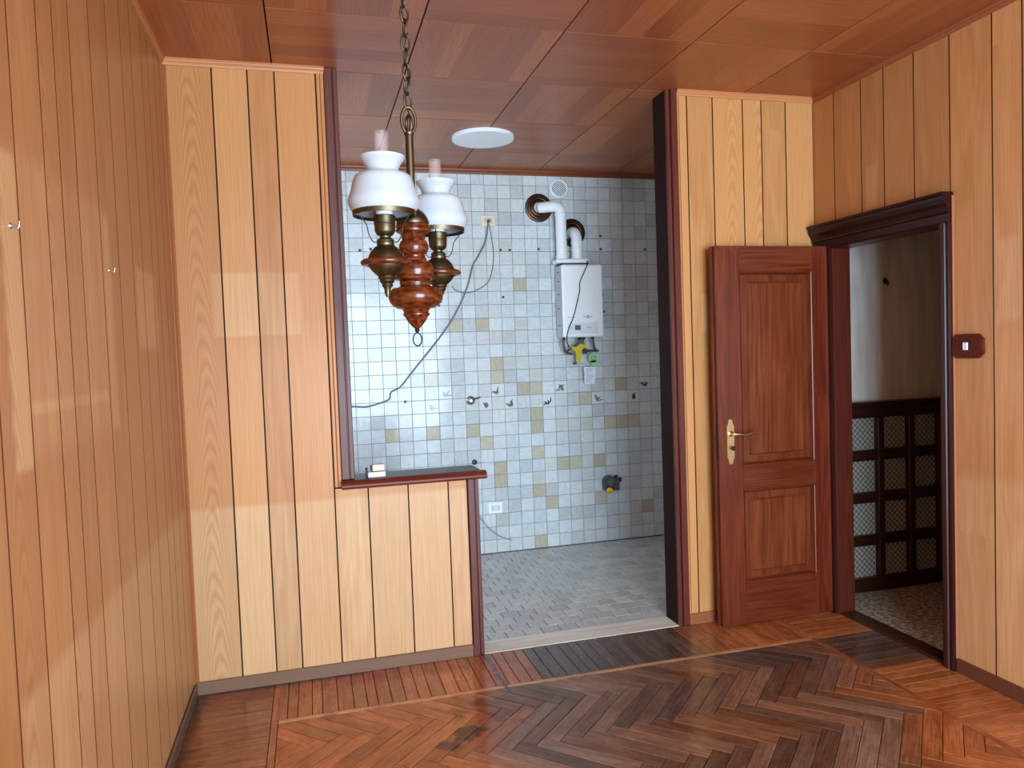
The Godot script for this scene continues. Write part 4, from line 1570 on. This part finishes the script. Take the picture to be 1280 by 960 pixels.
	for s in steps:
		var ya := 0.067 - 0.134 * s / steps
		var yb := 0.067 - 0.134 * (s + 1) / steps
		var za := 0.006 * sin(s * 0.7)
		var zb := 0.006 * sin((s + 1) * 0.7)
		var ha := lerpf(0.05, 0.043, float(s) / steps)
		var hb := lerpf(0.05, 0.043, float(s + 1) / steps)
		for e in 2:
			var dz := 0.0006 * e
			b.quad([Vector3(-ha, ya, za + dz), Vector3(ha, ya, za + dz), Vector3(hb, yb, zb + dz), Vector3(-hb, yb, zb + dz)], Vector3(0, 0.1, 1.0 if e == 1 else -1.0).normalized(), [Vector2(0, float(s) / steps), Vector2(1, float(s) / steps), Vector2(1, float(s + 1) / steps), Vector2(0, float(s + 1) / steps)])
	var im := Image.create(64, 96, false, Image.FORMAT_RGB8)
	im.fill(srgb(226, 234, 242))
	var r2 := RandomNumberGenerator.new()
	r2.seed = 5
	for s in 9:
		im.fill_rect(Rect2i(8, 10 + s * 9, r2.randi_range(20, 46), 3), srgb(140, 160, 182))
	var ps := B.new()
	ps.tube([Vector3(0.0, 0.066, 0.002), Vector3(-0.03, 0.085, 0.004), Vector3(-0.1, 0.106, -0.01)], 0.0013, 6)
	obj("string", ps, M.black, pt)
	obj("paper", b, make(0.7, Color.WHITE, 0, ImageTexture.create_from_image(im)), pt)


func rosette() -> Array:
	return [Vector2(0.109, 0.0), Vector2(0.110, 0.004), Vector2(0.106, 0.009), Vector2(0.098, 0.010), Vector2(0.095, 0.006), Vector2(0.090, 0.006), Vector2(0.086, 0.012), Vector2(0.079, 0.013), Vector2(0.076, 0.009), Vector2(0.071, 0.009), Vector2(0.067, 0.016), Vector2(0.06, 0.018), Vector2(0.056, 0.013), Vector2(0.052, 0.014), Vector2(0.048, 0.02), Vector2(0.042, 0.02), Vector2(0.04, 0.0)]


# ------------------------------------------------------------------ small things in the kitchen
func wall_socket(at: Vector3, w: float, h: float, label: String) -> Node3D:
	var s := holder("wall_socket", at)
	tag(s, label, "socket")
	var b := B.new()
	b.box(Vector3(-w / 2, -h / 2, 0), Vector3(w / 2, h / 2, 0.009), 0.003)
	obj("plate", b, M.cream if at.y > 1.0 else M.white, s)
	for k in 3:
		b = B.new()
		b.box(Vector3(-0.034 + 0.023 * k, -0.022, 0.0085), Vector3(-0.013 + 0.023 * k, 0.022, 0.012), 0.0015)
		var md := obj("module", b, make(0.4, srgb(210, 204, 182) if at.y > 1.0 else srgb(214, 220, 224)), s)
		if k != 1 or at.y > 1.0:
			for j in 3:
				b = B.new()
				b.lathe([Vector2(0.0032, 0.0118), Vector2(0.0032, 0.0124), Vector2(0.0, 0.0124)], Vector3(-0.0235 + 0.023 * k, -0.012 + 0.012 * j, 0), 10, Vector3.BACK)
				obj("pin_hole", b, M.black, md)
	return s


func cable(pts: Array, r: float, mat: Material, label: String, dz := 0.008) -> void:
	var p := []
	for a in pts:
		p.append(Vector3(a[0], a[1], -D + dz))
	var b := B.new()
	b.tube(smooth(p), r, 8)
	tag(obj("cable", b, mat), label, "cable")


func build_kitchen_bits() -> void:
	var z := -D
	wall_socket(Vector3(1.951, 2.567, z), 0.111, 0.079, "cream wall socket high on the tiles with a grey cable plugged in")
	wall_socket(Vector3(1.926, 0.356, z), 0.112, 0.088, "white wall socket low on the tiles beside the low wall")
	var run := [[1.95, 2.56], [1.937, 2.474], [1.914, 2.391], [1.847, 2.273], [1.814, 2.217], [1.765, 2.058], [1.676, 1.878], [1.554, 1.703], [1.324, 1.437], [1.23, 1.329], [1.161, 1.294], [1.145, 1.243], [1.077, 1.217], [0.974, 1.194], [0.884, 1.201], [0.7, 1.2]]
	cable(run, 0.006, M.grey_cable, "thick grey cable running down the tiles from the upper socket", 0.019)
	cable([[1.958, 2.54], [1.978, 2.406], [1.984, 2.3], [1.97, 2.193], [1.934, 2.102], [1.854, 2.045], [1.763, 2.02], [1.68, 2.04], [1.652, 2.075]], 0.0035, M.grey_cable, "thin grey wire looping below the upper socket", 0.007)
	cable([[1.74, 0.36], [1.802, 0.29], [1.864, 0.207], [1.948, 0.135], [2.051, 0.091]], 0.005, make(0.6, srgb(150, 156, 160)), "grey cable curving down the tiles below the lower socket", 0.008)
	# plug in the upper socket
	var b := B.new()
	b.lathe([Vector2(0.011, 0.0), Vector2(0.013, 0.004), Vector2(0.012, 0.02), Vector2(0.007, 0.026), Vector2(0.0, 0.0265)], Vector3.ZERO, 18, Vector3.BACK)
	var pg := obj("plug", b, M.grey_metal)
	pg.position = Vector3(1.952, 2.562, z + 0.0105)
	tag(pg, "small grey plug pushed into the upper wall socket", "plug")
	# round lamp on the kitchen ceiling (switched off)
	var cl := holder("ceiling_light", Vector3(1.73, H, -1.0))
	tag(cl, "flat round white ceiling lamp in the kitchen", "ceiling lamp")
	b = B.new()
	b.lathe([Vector2(0.0, -0.022), Vector2(0.18, -0.022), Vector2(0.19, -0.0215)], Vector3.ZERO, 64)
	obj("diffuser", b, make(0.4, srgb(236, 238, 242)), cl)
	b = B.new()
	b.lathe([Vector2(0.188, -0.0225), Vector2(0.196, -0.0225), Vector2(0.2, -0.018), Vector2(0.2, 0.0)], Vector3.ZERO, 64)
	obj("rim", b, M.white, cl)
	# chrome stop valve between the motif tiles
	var v := holder("stop_valve", Vector3(1.762, 1.2, z))
	tag(v, "chrome stop valve on the tiles left of the boiler", "valve")
	b = B.new()
	b.lathe([Vector2(0.036, 0.0), Vector2(0.036, 0.003), Vector2(0.03, 0.01), Vector2(0.016, 0.014), Vector2(0.014, 0.03), Vector2(0.011, 0.045), Vector2(0.0, 0.046)], Vector3.ZERO, 28, Vector3.BACK)
	obj("rosette", b, M.steel, v)
	b = B.new()
	b.tube(smooth([Vector3(0, 0, 0.04), Vector3(0.02, 0.008, 0.045), Vector3(0.06, 0.02, 0.042), Vector3(0.068, 0.026, 0.04)]), 0.005, 8)
	obj("lever", b, M.grey_metal, v)
	# capped pipe ends among the motif tiles are painted dark; screw plugs
	for p in [[2.043, 2.345, "left one of the two screw plugs side by side below the upper socket"], [2.116, 2.345, "right one of the two screw plugs side by side below the upper socket"], [2.349, 2.352, "dark screw plug just left of the taller flue pipe"], [2.05, 1.984, "dark screw plug alone in the tiles left of the boiler"], [1.548, 1.929, "dark screw plug beside the turned bowl of the chandelier"], [2.869, 2.455, "upper of two screw plugs right of the shorter flue pipe"], [2.868, 2.352, "lower of two screw plugs right of the shorter flue pipe"], [3.251, 2.35, "dark screw plug high in the tiles nearest the right jamb"], [0.98, 2.342, "left of two screw plugs beside the nearer lamp of the chandelier"], [1.057, 2.351, "right of two screw plugs beside the nearer lamp of the chandelier"], [2.87, 1.992, "upper of two screw plugs at the right edge of the boiler"], [2.878, 1.856, "lower of two screw plugs at the right edge of the boiler"], [1.264, 1.216, "small dark screw plug near the lower end of the thick cable"]]:
		var s := holder("screw_plug", Vector3(p[0], p[1], z - 0.0005))
		tag(s, p[2], "screw plug", "screw plugs in the kitchen tiles")
		b = B.new()
		b.lathe([Vector2(0.011, 0.0), Vector2(0.0105, 0.003), Vector2(0.006, 0.004)], Vector3.ZERO, 14, Vector3.BACK)
		obj("collar", b, M.grey_metal, s)
		b = B.new()
		b.lathe([Vector2(0.0062, 0.002), Vector2(0.0055, 0.007), Vector2(0.0, 0.0075)], Vector3.ZERO, 10, Vector3.BACK)
		obj("screw", b, M.black, s)
	b = B.new()
	b.lathe([Vector2(0.02, 0.0), Vector2(0.021, 0.008), Vector2(0.015, 0.02), Vector2(0.0, 0.022)], Vector3.ZERO, 18, Vector3.BACK)
	var cap := obj("pipe_cap", b, M.black)
	cap.position = Vector3(1.774, 0.724, z)
	tag(cap, "black pipe cap on the tiles just above the ledge end", "pipe cap")
	# grey gas regulator with a yellow cap
	var g := holder("gas_regulator", Vector3(2.885, 0.48, z))
	tag(g, "grey gas regulator with a yellow cap low on the tiles", "regulator")
	b = B.new()
	b.extrude(PackedVector2Array([Vector2(-0.066, -0.055), Vector2(-0.07, 0.02), Vector2(-0.05, 0.05), Vector2(-0.01, 0.062), Vector2(0.04, 0.04), Vector2(0.066, 0.012), Vector2(0.068, -0.06), Vector2(0.02, -0.062)]), Vector3(0, 0, 0.0), Vector3.RIGHT, Vector3.UP, Vector3(0, 0, 0.045))
	obj("body", b, M.grey_metal, g)
	b = B.new()
	b.lathe([Vector2(0.04, 0.045), Vector2(0.042, 0.055), Vector2(0.036, 0.066), Vector2(0.014, 0.07), Vector2(0.0, 0.07)], Vector3(-0.005, 0.005, 0), 24, Vector3.BACK)
	obj("dome", b, M.grey_metal, g)
	b = B.new()
	b.lathe([Vector2(0.016, 0.0), Vector2(0.016, 0.03), Vector2(0.0, 0.031)], Vector3(0.06, 0.02, 0.02), 16, Vector3(1, -0.15, 0.2).normalized())
	b.lathe([Vector2(0.012, 0.0), Vector2(0.012, 0.022), Vector2(0.0, 0.022)], Vector3(0.03, 0.045, 0.03), 14, Vector3(0.6, 0.3, 0.7).normalized())
	obj("union", b, M.black, g)
	var ax := Vector3(-0.25, -0.75, 0.6).normalized()
	b = B.new()
	b.lathe([Vector2(0.034, 0.0), Vector2(0.036, 0.022), Vector2(0.03, 0.024)], Vector3(-0.012, -0.035, 0.025), 24, ax)
	obj("neck", b, M.black, g)
	b = B.new()
	b.lathe([Vector2(0.029, 0.018), Vector2(0.029, 0.042), Vector2(0.025, 0.047), Vector2(0.012, 0.048), Vector2(0.011, 0.044), Vector2(0.0, 0.044)], Vector3(-0.012, -0.035, 0.025), 24, ax)
	obj("yellow_cap", b, M.yellow, g)
	# two small plastic boxes on the ledge
	var k := holder("terminal_box", Vector3(0.886, 0.9655, -0.03))
	tag(k, "flat white plastic box lying on the ledge", "plastic box")
	b = B.new()
	b.box(Vector3(-0.043, 0, -0.03), Vector3(0.043, 0.0255, 0.03), 0.003)
	obj("shell", b, M.white, k)
	b = B.new()
	b.box(Vector3(-0.052, 0.003, -0.02), Vector3(-0.042, 0.045, 0.012), 0.002)
	obj("clip", b, M.black, k)
	k = holder("terminal_box", Vector3(0.896, 0.991, -0.032))
	tag(k, "small cream plastic box stacked on the white one on the ledge", "plastic box")
	b = B.new()
	b.box(Vector3(-0.03, 0.004, -0.022), Vector3(0.03, 0.036, 0.025), 0.003)
	obj("shell", b, M.cream, k)
	b = B.new()
	b.box(Vector3(-0.034, 0.0, -0.02), Vector3(0.026, 0.005, 0.021), 0.001)
	b.box(Vector3(-0.038, 0.004, -0.016), Vector3(-0.029, 0.03, 0.014), 0.002)
	obj("foot", b, M.black, k)


func build_room_bits() -> void:
	# octagonal wooden light switch by the door
	var s := holder("light_switch", Vector3(W, 1.515, 1.039))
	tag(s, "octagonal dark wooden light switch plate with a white rocker", "light switch")
	var b := B.new()
	b.col = lin(104, 44, 28)
	var oct := PackedVector2Array([Vector2(-0.079, -0.032), Vector2(-0.054, -0.054), Vector2(0.054, -0.054), Vector2(0.079, -0.032), Vector2(0.079, 0.032), Vector2(0.054, 0.054), Vector2(-0.054, 0.054), Vector2(-0.079, 0.032)])
	b.extrude(oct, Vector3.ZERO, Vector3.BACK, Vector3.UP, Vector3(-0.016, 0, 0))
	var small := PackedVector2Array()
	for p in oct:
		small.append(p * 0.93)
	b.extrude(small, Vector3(-0.016, 0, 0), Vector3.BACK, Vector3.UP, Vector3(-0.004, 0, 0))
	obj("plate", b, make(0.55, Color.WHITE, 0, M.darkwood.albedo_texture, 0.3), s)
	b = B.new()
	b.box(Vector3(-0.026, -0.017, -0.0135), Vector3(-0.018, 0.017, 0.0115), 0.002)
	obj("rocker", b, M.white, s)
	b = B.new()
	b.box(Vector3(-0.0215, -0.022, -0.018), Vector3(-0.0195, 0.022, 0.016), 0.0005)
	obj("surround", b, M.black, s)
	for y in [-0.045, 0.043]:
		b = B.new()
		b.lathe([Vector2(0.004, 0.019), Vector2(0.0035, 0.0215), Vector2(0.0, 0.022)], Vector3(0, 0.0, y), 10, Vector3.LEFT)
		obj("screw", b, M.iron, s)
	# two small hooks on the left wall
	for p in [[1.866, 1.935, "nearer small steel hook high on the left plank wall"], [1.862, 1.144, "farther small steel hook on the left plank wall"]]:
		var h := holder("wall_hook", Vector3(0, p[0], p[1]))
		tag(h, p[2], "hook", "hooks on the left wall")
		b = B.new()
		b.lathe([Vector2(0.007, 0.0), Vector2(0.0065, 0.002), Vector2(0.0, 0.0025)], Vector3.ZERO, 14, Vector3.RIGHT)
		obj("collar", b, M.steel, h)
		b = B.new()
		b.tube(smooth([Vector3(0.0, 0, 0), Vector3(0.009, -0.001, 0), Vector3(0.014, -0.005, 0), Vector3(0.017, 0.002, 0), Vector3(0.017, 0.009, 0)]), 0.0016, 8)
		obj("hook", b, M.steel, h)
